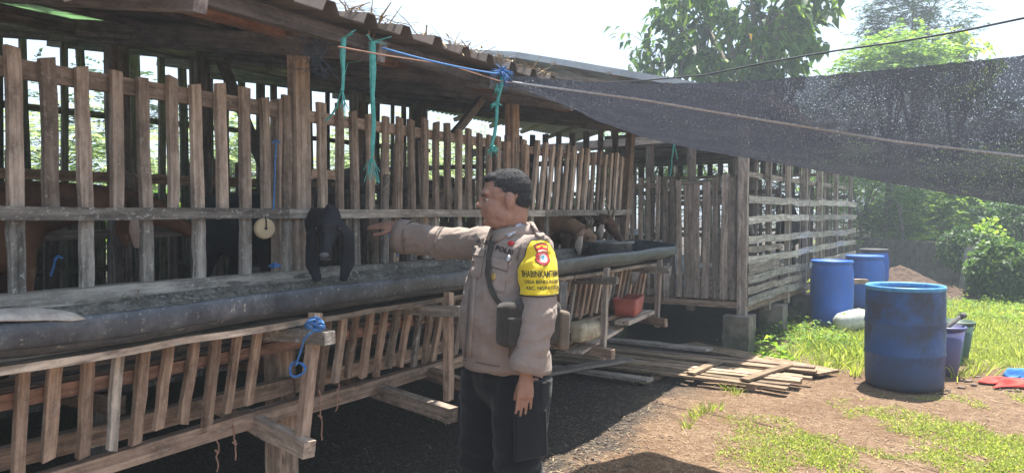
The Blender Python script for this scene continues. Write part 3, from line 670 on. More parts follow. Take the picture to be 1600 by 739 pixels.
m = MB(); m.tube([P(510, 190, 3.6), P(520, 180, 3.6), P(527, 168, 3.6)], .005, 5); m.tube([P(527, 168, 3.6), P(545, 100, 3.5), P(565, 98, 3.6)], .003, 5)
tag(m.build('hooked_cord', ROPE_T), 'short pale cord hooked over the top rail of the fence', 'cord')
m = MB(); m.tube([P(118, 3, 2.4), P(107, 5, 2.4), P(102, 1, 2.4), P(104, -8, 2.4)], .003, 5); tag(m.build('wire_hook', ROPE_W), 'thin pale wire loop hanging from the roof at the upper left', 'wire')
# blue rope coil on the front bracket
m = MB(); c = P(462, 578, 2.86); pts = [P(492, 505, 2.86), P(497, 515, 2.83), P(485, 520, 2.82), P(474, 530, 2.83), P(468, 550, 2.85), P(460, 572, 2.85)]
s_ = Vector((math.cos(YAW), math.sin(YAW), 0)); f_ = Vector((-math.sin(YAW), math.cos(YAW), 0))
for i in range(44):
    a = i*2*math.pi/20+1.3; r = .030+.003*math.sin(i*.9); pts.append(c+s_*math.cos(a)*r+Vector((0, 0, math.sin(a)*r*.85))+f_*(.012*math.sin(i*.35)))
m.tube(pts, .0042, 6)
c = P(490, 507, 2.85)
for kx in range(3):
    pk = [c+s_*.034*math.cos(a+kx)+f_*.036*math.sin(a+kx)+Vector((0, 0, .012*math.sin(2*a+kx)+.01*(kx-1))) for a in np.linspace(0, 6.5, 14)]; m.tube(pk, .0042, 6)
for i in range(12):
    e = c+s_*random.uniform(0, .05)+Vector((0, 0, random.uniform(-.03, .04)))-f_*.03; m.tube([c-f_*.02, e], .003, 4)
tag(m.build('blue_rope_coil', ROPE_B, smooth=True), 'coiled blue rope knotted round the front bracket of the trough', 'rope')
for (px0, y0, px1, y1, d, lb) in ((90, 402, 78, 432, 2.75, 'blue tether cord on the fence at the brown goat nearest the left edge'), (605, 362, 622, 400, 3.95, 'thin blue tether below the outstretched hand'), (432, 222, 428, 328, 3.3, 'blue cord hanging in front of the fence beside the tall post')):
    m = MB(); m.tube(sag(P(px0, y0, d), P(px1, y1, d), -.01, 6, .003), .004, 5); m.tube([P(px0-6, y0+3, d), P(px0, y0-3, d), P(px0+7, y0+2, d)], .004, 5)
    tag(m.build('tether_cord', ROPE_B), lb, 'cord')
m = MB()
for kx in range(4): m.tube([P(420+kx*2, 416+kx, 3.35), P(428, 411+kx*2, 3.33), P(438-kx, 417-kx, 3.35)], .005, 5)
tag(m.build('cord_knot', ROPE_B), 'small blue cord knot tied on the sill below the wooden disc', 'cord')
for (px, y0, y1, d, lb) in ((497, 610, 690, 3.3, 'long frayed string under the shed right of the hanging bracket leg'), (527, 600, 645, 3.4, 'short frayed string behind the jutting cross beams'), (362, 665, 720, 3.0, 'short frayed string beside the nearest cross beam'), (334, 672, 739, 3.0, 'leftmost frayed string hanging under the lower beam')):
    m = MB(); m.tube(sag(P(px, y0, d), P(px+random.uniform(-5, 6), y1, d), 0, 8, .006), .0035, 5); m.tube([P(px-2, (y0+y1)/2, d), P(px+4, (y0+y1)/2+5, d)], .006, 5)
    tag(m.build('frayed_string', ROPE_O), lb, 'string', 'dirty strings hanging under the shed')
m = MB(); m.tube(sag(P(1052, 222, 8.3), P(1046, 275, 8.3), 0, 6, .005), .008, 5); m.tube(sag(P(1052, 222, 8.3), P(1058, 250, 8.3), 0, 6, .005), .006, 5)
tag(m.build('teal_hanging_cord', ROPE_T), 'teal cord tied to the beam of the far pen above its gate', 'cord')
# wooden disc hung on the fence
def endgrain():
    m, nt, b, o = newmat('cut_wood_end'); g = N(nt, 'TexCoord').outputs['Object']; wv = N(nt, 'TexWave', wave_type='RINGS', rings_direction='Z'); wv.inputs['Scale'].default_value = 38; wv.inputs['Distortion'].default_value = 3
    nt.links.new(g, wv.inputs['Vector']); nt.links.new(ramp(nt, wv.outputs[0], [(0, (.42, .32, .19)), (1, (.55, .44, .28))]), b.inputs['Base Color']); b.inputs['Roughness'].default_value = .8; return m
c = P(413, 357, 3.33); zx = (Vector((0, 0, CAM_H))-c).normalized(); Mx = Matrix.Translation(c) @ (Vector((1, -.25, 0)).normalized()).to_track_quat('Z', 'Y').to_matrix().to_4x4()
disc = thing('wooden_disc', 'round slice of pale wood hanging on the fence left of the tall post', 'wood slice', M=Mx)
lathe('slice', [(.0, .014), (.012, .014), (.040, .013), (.0455, .009), (.047, 0), (.0455, -.009), (.04, -.013), (0, -.013)], endgrain(), disc, M=Mx, n=28)
m = MB(); m.tube([(0, 0, .02), (0, 0, .012)], .006, 8); m.tube([(0, 0, .018), (0, .03, .018), (0.0, .055, .012)], .003, 5)
o = mesh_obj('nail', m.v, m.f, CABLE, disc, Mx)
# ---------------------------------------------------------------- drums and containers
def drummat(name, c, grime=.5, gc=(.12, .10, .085)):
    m, nt, b, o = newmat(name); g = objvec(nt, (1, 1, 1)); n = noise(nt, g, 3.2, 5, .65); n2 = noise(nt, objvec(nt, (3, 3, 1.6)), 2, 5, .7); n3 = noise(nt, g, 60, 3, .7)
    col = mixc(nt, ramp(nt, n3, [(.3, .0), (.7, .35)]), c, tuple(x*1.5+.02 for x in c))
    k = ramp(nt, math_(nt, 'ADD', math_(nt, 'MULTIPLY', n, .7), math_(nt, 'MULTIPLY', n2, .4)), [(.50, 0), (.66, grime)])
    tcn = N(nt, 'TexCoord'); sx = N(nt, 'SeparateXYZ'); nt.links.new(tcn.outputs['Object'], sx.inputs[0])
    low_ = ramp(nt, math_(nt, 'ADD', sx.outputs['Z'], math_(nt, 'MULTIPLY', n, .35)), [(.16, .75), (.5, .0)])
    k = math_(nt, 'MAXIMUM', k, math_(nt, 'MULTIPLY', low_, grime*1.3)); cc = mixc(nt, k, col, gc)
    nt.links.new(cc, b.inputs['Base Color']); nt.links.new(ramp(nt, k, [(0, .42), (1, .85)]), b.inputs['Roughness']); b.inputs['Specular IOR Level'].default_value = .35; bump(nt, n3, .08, .004, b); return m
D_NEAR = drummat('faded_blue_plastic', (.028, .075, .21), .9, (.055, .052, .055)); D_BLUE = drummat('bright_blue_plastic', (.022, .11, .46), .22)
D_RIM = plain('worn_blue_rim', (.10, .32, .55), (.05, .19, .42), rough=.5, scale=20)
D_BLACK = plain('black_plastic_lid', (.05, .05, .055), rough=.5)
def drum(x, y, h, r, mat, rim, label, kind, lean=0):
    M = Matrix.Translation((x, y, gz(x, y))) @ Matrix.Rotation(lean, 4, 'Y'); t = thing('plastic_drum', label, 'drum', M=M, group='blue plastic drums')
    if kind == 'open':
        pr = [(0, .012), (r*.90, .006), (r*.955, .015), (r*.975, .05), (r*.99, h*.18), (r, h*.32), (r+.006, h*.335), (r+.006, h*.35), (r, h*.365), (r+.002, h*.5), (r, h*.63), (r+.006, h*.645), (r+.006, h*.66), (r, h*.675), (r*.995, h*.85), (r*.98, h*.95), (r*.965, h*.985), (r*.94, h*.985), (r*.955, h*.93), (r*.965, h*.5), (r*.93, .04), (0, .03)]
        lathe('body', pr, mat, t, M, 44)
        lathe('rim', [(r*.93, h*.965), (r*.975, h*.965), (r*1.0, h*.975), (r*1.005, h), (r*.985, h*1.012), (r*.94, h*1.005), (r*.93, h*.965)], rim, t, M, 44)
        lathe('inner_lid', [(0, h*.95), (r*.5, h*.952), (r*.93, h*.955), (r*.93, h*.94), (0, h*.935)], mat, t, M, 32)
    else:
        pr = [(0, .012), (r*.84, .004), (r*.90, .02), (r*.94, .07), (r*.985, h*.22), (r, h*.4), (r, h*.6), (r*.985, h*.78), (r*.93, h*.88), (r*.90, h*.915), (r*.90, h*.95), (r*.88, h*.95), (r*.87, h*.9), (r*.93, h*.6), (r*.9, .05), (0, .03)]
        lathe('body', pr, mat, t, M, 40)
        lathe('clamp_ring', [(r*.885, h*.925), (r*.95, h*.922), (r*.975, h*.935), (r*.975, h*.955), (r*.95, h*.967), (r*.9, h*.967), (r*.885, h*.925)], rim, t, M, 40)
        if kind == 'lid': lathe('lid', [(0, h*.985), (r*.8, h*.985), (r*.9, h*.99), (r*.97, h*.985), (r*.975, h*.95), (r*.9, h*.95)], rim, t, M, 40)
        else: lathe('lid', [(0, h*.935), (r*.8, h*.935), (r*.88, h*.955), (r*.88, h*.93), (0, h*.925)], mat, t, M, 40)
    return t
q = P(1416, 333, 6.62); drum(q.x, q.y, .875, .318, D_NEAR, D_RIM, 'largest dirty faded blue drum standing alone on the bare earth', 'open')
q = P(1301, 333, 10.15); drum(q.x, q.y, .91, .272, D_BLUE, D_BLUE, 'bright blue drum with a clamp ring against the side of the far pen', 'ring')
q = P(1352, 333, 12.1); drum(q.x, q.y, .84, .29, D_BLUE, D_BLUE, 'second bright blue drum with a plank end beside it, further along the pen', 'lid')
q = P(1366, 333, 14.1); drum(q.x, q.y, .86, .26, D_BLUE, D_BLACK, 'farthest blue drum with a dark lid, in front of the block wall', 'lid')
a = P(1333, 440, 10.9); o = board('plank_end', a, a+s_*.22+Vector((0, 0, .0)), .07, .07, W_BROWN, None, ns=3); tag(o, 'short sawn timber end sticking out between the two bright blue drums', 'timber')
def bucket(name, x, y, h, r0, r1, mat, label, handle=False, rimr=.012):
    M = Matrix.Translation((x, y, gz(x, y))); t = thing(name, label, 'bucket', M=M)
    lathe('body', [(0, .006), (r0*.95, 0), (r0, .01), (r1, h), (r1-.008, h), (r0-.01, .02), (0, .015)], mat, t, M, 32)
    lathe('rim', [(r1-.004, h-.02), (r1+rimr, h-.022), (r1+rimr+.003, h-.004), (r1, h+.006), (r1-.008, h+.002)], mat, t, M, 32)
    if handle:
        m = MB(); m.tube([M @ Vector(((r1+.01)*math.cos(a), (r1+.01)*math.sin(a)*.25-.02, h-.02+.0-(r1)*.9*abs(math.sin(a)))) for a in np.linspace(0, math.pi, 12)], .004, 5); m.build('handle', CABLE, t)
    return t
MAUVE = drummat('muddy_mauve_plastic', (.06, .065, .17), .7, (.12, .09, .08)); GREENB = drummat('dark_green_bucket_plastic', (.03, .075, .05), .3)
q = P(1482, 333, 7.05); bucket('mauve_bucket', q.x, q.y, .46, .095, .155, MAUVE, 'tall muddy mauve plastic bucket behind the largest drum')
q = P(1498, 333, 7.75); bucket('green_bucket', q.x, q.y, .40, .105, .155, GREENB, 'dark green plastic bucket with a thick rim in the grass behind the mauve one', True)
m = MB(); m.tube([P(1470, 535, 7.0), P(1478, 516, 7.0), P(1503, 495, 7.05)], [.02, .022, .02], 10); m.tube([P(1502.5, 495.5, 7.05), P(1510, 492.5, 7.06)], [.028, .027], 10)
tag(m.build('sooty_stick', plain('sooty_bamboo', (.12, .11, .10), (.04, .04, .04), rough=.8, scale=20), smooth=True), 'dark stick poking out of the mauve bucket', 'stick')
m = MB(); m.tube([P(1500, 522, 7.3), P(1506, 524, 7.25), P(1507, 540, 7.25), P(1504, 565, 7.25), P(1497, 588, 7.2)], .012, 7)
tag(m.build('green_hose', plain('green_hose', (.05, .20, .13), rough=.5), smooth=True), 'short green hose hanging over the rim of the green bucket', 'hose')
# white bottle-shaped jerrycan in the grass
m = MB(); c = P(1334, 505, 9.6); c.z = .15
ax = (s_*.9+f_*.15+Vector((0, 0, .16))).normalized()
m.tube([c-ax*.24, c-ax*.22, c-ax*.16, c, c+ax*.12, c+ax*.19, c+ax*.23, c+ax*.25], [.04, .09, .125, .135, .132, .10, .05, .03], 20)
j = m.build('body', plain('cloudy_white_plastic', (.60, .60, .55), (.38, .38, .34), rough=.5, scale=14, bumps=.3), None, smooth=True)
M0 = Matrix.Translation(c); jt = thing('white_jerrycan', 'cloudy white plastic jerrycan lying in the grass in front of the clamp ring drum', 'jerrycan', M=M0)
j.parent = jt; j.matrix_basis = M0.inverted()
m = MB(); m.tube([c+ax*.245, c+ax*.275], .032, 12); m.build('cap', plain('grey_cap', (.4, .4, .38)), jt, smooth=True)
# cream jerrycan and red planter on the rack
def rbox(name, c, sx_, sy_, sz_, mat, parent=None, rz=0, taper=1, bev=.02, hollow=0, seg=4, wob=0):
    bm = bmesh.new(); bmesh.ops.create_cube(bm, size=1)
    for v in bm.verts: v.co = Vector((v.co.x*sx_, v.co.y*sy_, v.co.z*sz_))*1; 
    for v in bm.verts:
        if v.co.z < 0: v.co.x *= taper; v.co.y *= taper
    bmesh.ops.bevel(bm, geom=[e for e in bm.edges if hollow == 0 or abs(e.verts[0].co.z-e.verts[1].co.z) > sz_*.5 or e.verts[0].co.z < 0], offset=bev, segments=seg, affect='EDGES', profile=.6)
    if hollow:
        tops = [f for f in bm.faces if f.normal.z > .9 and f.calc_center_median().z > 0]
        r = bmesh.ops.inset_region(bm, faces=tops, thickness=hollow); 
        tops = [f for f in bm.faces if f.normal.z > .9 and f.calc_center_median().z > 0 and len(f.verts) > 4]
        r = bmesh.ops.extrude_face_region(bm, geom=tops); vs = [g for g in r['geom'] if isinstance(g, bmesh.types.BMVert)]
        for f in tops: bm.faces.remove(f)
        for v in vs: v.co.z -= sz_*.8; v.co.x *= .9; v.co.y *= .9
    if wob:
        for v in bm.verts:
            q = v.co*7+Vector(c); v.co += Vector((mnoise.noise(q), mnoise.noise(q+Vector((4, 0, 0))), mnoise.noise(q+Vector((0, 4, 0)))))*wob
    me = bpy.data.meshes.new(name); bm.to_mesh(me); bm.free(); me.materials.append(mat)
    me.polygons.foreach_set('use_smooth', [True]*len(me.polygons))
    o = bpy.data.objects.new(name, me); return link(o, Matrix.Translation(Vector(c)) @ Matrix.Rotation(rz, 4, 'Z'), parent)
c = P(983, 481, 6.25); TERRA = plain('dusty_red_plastic', (.42, .10, .065), (.30, .08, .055), rough=.6, scale=14)
o = rbox('red_planter', c, .21, .42, .145, TERRA, None, rz=R(12), taper=.82, bev=.03, hollow=.012, wob=.006); tag(o, 'red oblong plastic planter box resting on the rack under the trough', 'planter')
o.location.z = .675+.0725
c = P(912, 492, 5.35); c.z = .62+.06; o = rbox('cream_jerrycan', c, .17, .30, .13, plain('stained_cream_plastic', (.52, .46, .32), (.26, .20, .13), rough=.55, scale=16), None, rz=R(-6), bev=.045, wob=.012); tag(o, 'stained cream plastic jerrycan lying on the rack beside the red planter', 'jerrycan')
m = MB(); m.tube([c+Vector((.02, .14, .0)), c+Vector((.025, .17, .0)), c+Vector((.03, .185, .0))], [.03, .028, .02], 12); cap = m.build('cap', plain('dark_cap', (.10, .09, .08)), None)
cap.parent = o; WM[o.name] = o.matrix_basis.copy(); cap.matrix_basis = (Matrix.Translation(o.location) @ Matrix.Rotation(R(-6), 4, 'Z')).inverted()
# grey tub in the trough end and cloth scraps
GREYP = plain('worn_grey_rubber', (.20, .20, .20), (.09, .09, .09), rough=.7, scale=18, bumps=.3)
M0 = Matrix.Translation((-2.44, 5.72, 1.09)) @ Matrix.Scale(1.55, 4, (0, 1, 0)); lathe('feed_tub', [(0, .01), (.13, 0), (.165, .17), (.178, .175), (.18, .19), (.165, .195), (.15, .17), (.12, .02), (0, .02)], GREYP, None, M0, 30)
tag(bpy.data.objects['feed_tub'], 'worn grey rubber tub sitting in the far end of the feed trough', 'tub')
def rag(name, c, wx, h, mat, label, cat, dirv=s_, n=8, group=None):
    Vv = []; Ff = []
    for i in range(n+1):
        for j in range(n+1):
            u = i/n-.5; v = j/n; ww = wx*(1-.45*v*(1+.4*math.sin(i*1.7))); q = Vector(c)+dirv*u*ww+f_*.02*math.sin(i*2.2+v*3)+Vector((0, 0, -h*v*(1+.25*math.sin(i*1.3+1))))
            Vv.append(q)
    for i in range(n):
        for j in range(n): a = i*(n+1)+j; Ff.append((a, a+n+1, a+n+2, a+1))
    o = mesh_obj(name, Vv, Ff, mat, None, smooth=True); s = o.modifiers.new('t', 'SOLIDIFY'); s.thickness = .004
    return tag(o, label, cat, group)
RAG = plain('grey_sacking', (.48, .46, .43), (.28, .26, .24), rough=.9, scale=20)
rag('torn_sack', P(880, 440, 4.9), .06, .20, RAG, 'torn grey sacking hanging from the trough behind the officer', 'sacking')
rag('torn_sack', P(993, 425, 6.0), .07, .09, RAG, 'grey scrap of sacking caught on the shelf plank above the red planter', 'sacking')
rag('torn_sack', P(1042, 415, 6.9), .09, .26, RAG, 'pale torn sack hanging behind the far end leg of the trough', 'sacking')
# pale tarpaulin folded inside the pen
TARP = plain('white_tarpaulin', (.72, .74, .76), (.52, .54, .57), rough=.6, scale=5)
Vv = []; Ff = []
for i in range(15):
    for j in range(9):
        u = i/14; v = j/8; Vv.append(Vector((-3.95+1.15*u-.0, 9.1+.9*v, .98+.40*math.exp(-((u-.2)/.34)**2)*(1-.3*v)+.03*math.sin(i*1.3+j)*v-(.30 if j == 0 else 0)-.16*u)))
for i in range(14):
    for j in range(8): a = i*9+j; Ff.append((a, a+9, a+10, a+1))
o = mesh_obj('white_tarpaulin', Vv, Ff, TARP, None, smooth=True); s = o.modifiers.new('t', 'SOLIDIFY'); s.thickness = .01; tag(o, 'heap of white tarpaulin behind the slats of the far pen', 'tarpaulin')
# ---------------------------------------------------------------- pallet and planks on the ground
pl = thing('wooden_pallet', 'flat old slatted wooden panel lying on the ground beside the shed', 'pallet', (-2.1, 7.0, .05))
def gboard(name, a, b_, w_, t_, z, mat, parent, **k):
    return board(name, (a[0], a[1], z), (b_[0], b_[1], z+k.pop('dz', 0)), w_, t_, mat, parent, up=((b_[1]-a[1]), -(b_[0]-a[0]), 0), **k)
for i in range(9):
    yv = 6.52+i*.122; gboard('slat', (-3.55+random.uniform(-.2, .1), yv+.04), (-1.18+random.uniform(-.13, .10), yv+random.uniform(-.03, .03)), .085+random.uniform(-.012, .014), .02, .072+random.uniform(0, .01), random.choice((W_TAN, W_TAN, W_BROWN)), pl, ns=7, jit=.007, dz=random.uniform(-.025, .0))
for xv in (-3.2, -2.35, -1.5): gboard('bearer', (xv, 6.5), (xv+.03, 7.6), .07, .04, .03, W_BROWN, pl, ns=4)
gboard('batten', (-2.02, 6.52), (-1.95, 7.2), .085, .02, .100, W_TAN, pl, ns=4); gboard('batten', (-1.55, 6.50), (-1.35, 7.35), .085, .02, .100, W_TAN, pl, ns=4)
for i, (a, b_, w_, z, lb) in enumerate((((-2.6, 8.25), (-1.0, 7.42), .30, .05, 'wide weathered plank lying slantwise towards the largest drum'), ((-3.4, 7.85), (-2.2, 7.75), .16, .10, 'dark old plank lying across the far corner of the slatted panel'),
     ((-3.3, 6.35), (-2.3, 6.28), .12, .055, 'narrow dark plank on the muck along the near edge of the slatted panel'), ((-3.2, 5.7), (-2.75, 6.9), .14, .10, 'broken grey board sloping under the trough rack'))):
    o = gboard('loose_plank', a, b_, w_, .028, z, W_TAN if i == 0 else W_GREY, None, ns=7, jit=.006); tag(o, lb, 'plank', 'loose planks on the ground')
# ---------------------------------------------------------------- block wall, heap, posts
BLK = plain('dark_concrete_block', (.11, .10, .088), (.045, .04, .036), rough=.95, scale=6, bumps=.7); MORT = plain('mortar', (.13, .12, .10), (.07, .065, .06), rough=.95, scale=20)
WA = P(1300, 333, 21); WB = P(1506, 333, 15.2); WA.z = WB.z = 0; dw = (WB-WA); LW = dw.length; dw.normalize(); nwv = Vector((-dw.y, dw.x, 0)); angw = math.atan2(dw.y, dw.x)
bw = thing('block_wall', 'low dark concrete block wall across the back of the grassy yard', 'wall', WA)
m = MB(); m.box(WA+dw*LW/2+Vector((0, 0, .43)), (LW-.02, .10, .86), angw); m.build('mortar_core', MORT, bw)
protos = []
for i in range(4):
    o = rough_block('block', (0, 0, -5), (.385, .145, .172), BLK, None, j=.008, sub=1); protos.append(o.data); COL.objects.unlink(o); bpy.data.objects.remove(o)
for r_ in range(5):
    s0 = -.2 if r_ % 2 else 0; kx = 0
    while s0+kx*.4 < LW-.15:
        cc = WA+dw*(s0+kx*.4+.2)+Vector((0, 0, .085+r_*.18)); kx += 1
        if r_ == 4 and random.random() < .12: continue
        o = bpy.data.objects.new('block', random.choice(protos)); link(o, Matrix.Translation(cc+nwv*random.uniform(-.008, .008)) @ Matrix.Rotation(angw+random.uniform(-.01, .01), 4, 'Z'), bw)
# heap of soil and dung
def heap(name, c, rx, ry, h, mat, seed=0, n=46):
    Vv = []; Ff = []
    for i in range(n):
        for j in range(n):
            u = i/(n-1)*2-1; v = j/(n-1)*2-1; r = math.hypot(u, v); k = max(0, 1-r)**.8
            x = c.x+u*rx; y = c.y+v*ry; Vv.append((x, y, -.03+h*k*(1+.25*mnoise.noise(Vector((x*1.5, y*1.5, seed))))+.06*k*mnoise.noise(Vector((x*7, y*7, seed)))+.03*min(1, k*6)*mnoise.noise(Vector((x*17, y*17, seed)))))
    for i in range(n-1):
        for j in range(n-1): a = i*n+j; Ff.append((a, a+n, a+n+1, a+1))
    return mesh_obj(name, Vv, Ff, mat)
SOIL = plain('crumbly_brown_soil', (.12, .075, .05), (.04, .026, .02), rough=1, scale=14, bumps=.9)
c = P(1405, 333, 14.3); o = heap('soil_heap', c, 1.15, 1.3, .55, SOIL); tag(o, 'crumbly brown soil heap behind the drums in front of the block wall', 'soil heap', kind='stuff')
c = P(1470, 333, 13.6); o = heap('soil_bank', c, 1.2, .8, .22, SOIL, 4); tag(o, 'low brown spill of soil at the foot of the block wall', 'soil bank', kind='stuff')
POSTM = plain('grey_concrete_post', (.34, .33, .31), (.2, .19, .18), rough=.9, scale=9, bumps=.4)
m = MB(); a = P(1393, 333, 22); a.z = 0; m.box(a+Vector((0, 0, 1.35)), (.16, .16, 2.7), .3); tag(m.build('concrete_post', POSTM), 'pale square concrete post among the bushes beyond the block wall', 'post')
m = MB(); m.tube([P(1412, 378, 18.2), P(1409, 350, 18.2), P(1404, 318, 18.2)], .035, 7); tag(m.build('leaning_pole', W_DARK), 'thin dark pole leaning up behind the block wall', 'pole')
# broken pillar with corrugated offcuts and rubble slabs
ASB = plain('pale_asbestos_sheet', (.42, .40, .37), (.26, .24, .22), rough=.9, scale=10, bumps=.3)
c = P(1533, 333, 14.6); c.z = 0; o = rough_block('broken_pillar', c+Vector((0, 0, .52)), (.42, .34, 1.1), BLK, None, rz=.4, j=.05, sub=4); tag(o, 'broken dark masonry pillar wrapped in creeper at the end of the block wall', 'pillar')
for i, (px, ln) in enumerate(((1509, .15), (1518, .08))):
    a = P(px, 448, 13.9); a.z = .0; Vv = []; Ff = []
    for j in range(13):
        for k2 in (0, 1): Vv.append(a+s_*(j/12*.24-.12)*(1 if k2 == 0 else .8)+f_*(.03*math.sin(j*1.5)+.05*k2)+Vector((0, 0, k2*(.86+.04*math.sin(j))))+s_*k2*ln*.9)
    for j in range(12): Ff.append((2*j, 2*j+2, 2*j+3, 2*j+1))
    o = mesh_obj('corrugated_offcut', Vv, Ff, ASB); s = o.modifiers.new('t', 'SOLIDIFY'); s.thickness = .012; tag(o, ('leaning pale corrugated sheet offcut at the left of the broken pillar', 'second corrugated offcut leaning straight against the broken pillar')[i], 'sheet')
for px, y_, d, sz in ((1572, 410, 14.2, (.16, .12, 1.0)), (1590, 395, 15.0, (.12, .9, .8))):
    a = P(px, 333, d); o = rough_block('concrete_slab', (a.x, a.y, sz[2]/2-.05), sz, ASB, None, rz=.9, j=.05); o.rotation_euler = (.12, -.15, .9); tag(o, 'grey broken concrete slab standing among creepers %s' % ('nearer the pillar' if px == 1572 else 'at the right edge'), 'slab')
# red and blue cloth on the ground
RED = plain('red_cloth', (.62, .07, .05), (.48, .05, .04), rough=.85, scale=8); BLU = plain('blue_cloth', (.05, .22, .60), rough=.85)
def cloth(name, c, rx, ry, h, mat, rot_, label, seed):
    Vv = []; Ff = []; n = 26
    for i in range(n):
        for j in range(n):
            u = i/(n-1)*2-1; v = j/(n-1)*2-1; q = Matrix.Rotation(rot_, 3, 'Z') @ Vector((u*rx*(1+.15*math.sin(v*4)), v*ry*(1+.2*math.sin(u*5)), 0)); x = c.x+q.x; y = c.y+q.y
            e = min(1, (1-max(abs(u), abs(v)))*5); Vv.append((x, y, gz(x, y)+.02+h*e*(.6+.6*mnoise.noise(Vector((u*2.2, v*3.1, seed)))+.3*math.sin(v*7+u*2))))
    for i in range(n-1):
        for j in range(n-1): a = i*n+j; Ff.append((a, a+n, a+n+1, a+1))
    o = mesh_obj(name, Vv, Ff, mat, smooth=True); s = o.modifiers.new('t', 'SOLIDIFY'); s.thickness = .006; return tag(o, label, 'cloth')
c = P(1600, 333, 6.55); cloth('red_cloth', c, .28, .13, .05, RED, -.1+YAW, 'crumpled red cloth on the ground at the right edge', 2)
c = P(1622, 333, 6.85); cloth('blue_cloth', c, .22, .12, .07, BLU, YAW, 'blue cloth bundled against the red one at the right edge', 5)
# ---------------------------------------------------------------- vegetation
L_BROAD = leafmat('broad_leaf', (.035, .075, .018), (.055, .12, .025), (.12, .20, .035), .42)
L_LIGHT = leafmat('bright_leaf', (.13, .23, .04), (.20, .33, .055), (.28, .38, .08), .55)
L_FEATH = leafmat('feathery_leaf', (.08, .16, .035), (.13, .24, .045), (.21, .31, .06), .55)
L_DARK = leafmat('dark_leaf', (.022, .05, .015), (.035, .08, .022), (.06, .12, .03), .35)
L_BAN = leafmat('banana_leaf', (.10, .20, .03), (.13, .26, .04), (.18, .32, .05), .55)
L_GRASS = leafmat('grass_blade', (.16, .22, .045), (.24, .31, .06), (.36, .38, .12), .5)
L_PALE = leafmat('haze_pale_leaf', (.14, .20, .09), (.20, .27, .12), (.28, .34, .17), .6)  # leaf colour paled to imitate hazy, overexposed daylight
L_YELL = plain('yellow_leaf', (.70, .38, .03), (.6, .30, .03))
BARK = plain('grey_bark', (.20, .16, .12), (.09, .07, .055), rough=.95, scale=9, bumps=.7)
def unit(a): return a/np.maximum(np.linalg.norm(a, axis=1, keepdims=True), 1e-6)
def leaves(B, D, L, W, fold=.18, droop=.12, rng=RNG):
    "leaf blades: base, two shoulders, two flanks, tip: 4 tris each; returns V, F"
    n = len(B); up = np.tile([0, 0, 1.], (n, 1))+rng.normal(0, .35, (n, 3)); S = unit(np.cross(D, up)); U = unit(np.cross(S, D))
    L = np.broadcast_to(L, (n,))[:, None]; W = np.broadcast_to(W, (n,))[:, None]
    v = np.stack([B, B+D*L*.35+S*W*.5+U*W*fold, B+D*L*.4-U*L*.02, B+D*L*.35-S*W*.5+U*W*fold, B+D*L-U*L*droop-np.array([0, 0, 1])*L*droop], 1)
    F = np.array([[0, 1, 2], [0, 2, 3], [1, 4, 2], [2, 4, 3]])
    return v.reshape(-1, 3), (F[None]+np.arange(n)[:, None, None]*5).reshape(-1, 3)
def quads(B, D, L, W, rng=RNG, flat=.35):
    n = len(B); up = np.tile([0, 0, 1.], (n, 1))+rng.normal(0, flat, (n, 3)); S = unit(np.cross(D, up))
    L = np.broadcast_to(L, (n,))[:, None]; W = np.broadcast_to(W, (n,))[:, None]
    v = np.stack([B, B+D*L*.45+S*W*.5, B+D*L, B+D*L*.45-S*W*.5], 1)
    return v.reshape(-1, 3), (np.array([[0, 1, 3], [1, 2, 3]])[None]+np.arange(n)[:, None, None]*4).reshape(-1, 3)
def crown_pts(c, r, n, rng, shell=.55):
    d = unit(rng.normal(size=(n, 3))); k = shell+(1-shell)*rng.random(n)**.6
    k *= 1+.22*fbm(d, 2.6, int(rng.integers(999)))
    return c+d*k[:, None]*np.array(r)
def limb_tree(base, c, r, ntips, rng, tr=.14, nlimb=7):
    m = MB(); base = Vector(base); c = Vector(c); tips = crown_pts(np.array(c), r, ntips, rng)
    fork = base.lerp(c, .55)+Vector((rng.normal(0, .1), rng.normal(0, .1), 0))
    m.tube([base+Vector((0, 0, -.1)), base.lerp(fork, .35)+Vector((rng.normal(0, .05), .03, 0)), base.lerp(fork, .7), fork], [tr*1.25, tr, tr*.85, tr*.7], 9)
    hubs = []
    for i in range(nlimb):
        a = 2*math.pi*i/nlimb+rng.normal(0, .3); h = c+Vector((math.cos(a)*r[0]*.5, math.sin(a)*r[1]*.5, rng.uniform(-.45, .5)*r[2]))
        mid = fork.lerp(h, .5)+Vector((0, 0, .08*r[2])); m.tube([fork-Vector((0, 0, .05)), mid, h], [tr*.5, tr*.34, tr*.2], 6); hubs.append(h)
    hubs.append(c+Vector((0, 0, .5*r[2]))); m.tube([fork, c+Vector((.1, .1, -.1*r[2])), hubs[-1]], [tr*.5, tr*.28, tr*.1], 6)
    ends = []
    for t in tips:
        t = Vector(t); h = min(hubs, key=lambda q: (q-t).length); md = h.lerp(t, .5)+Vector((0, 0, .1*(h-t).length))
        m.tube([h, md, t], [tr*.13, tr*.09, tr*.04], 4); ends.append((h, md, t))
    return m, ends
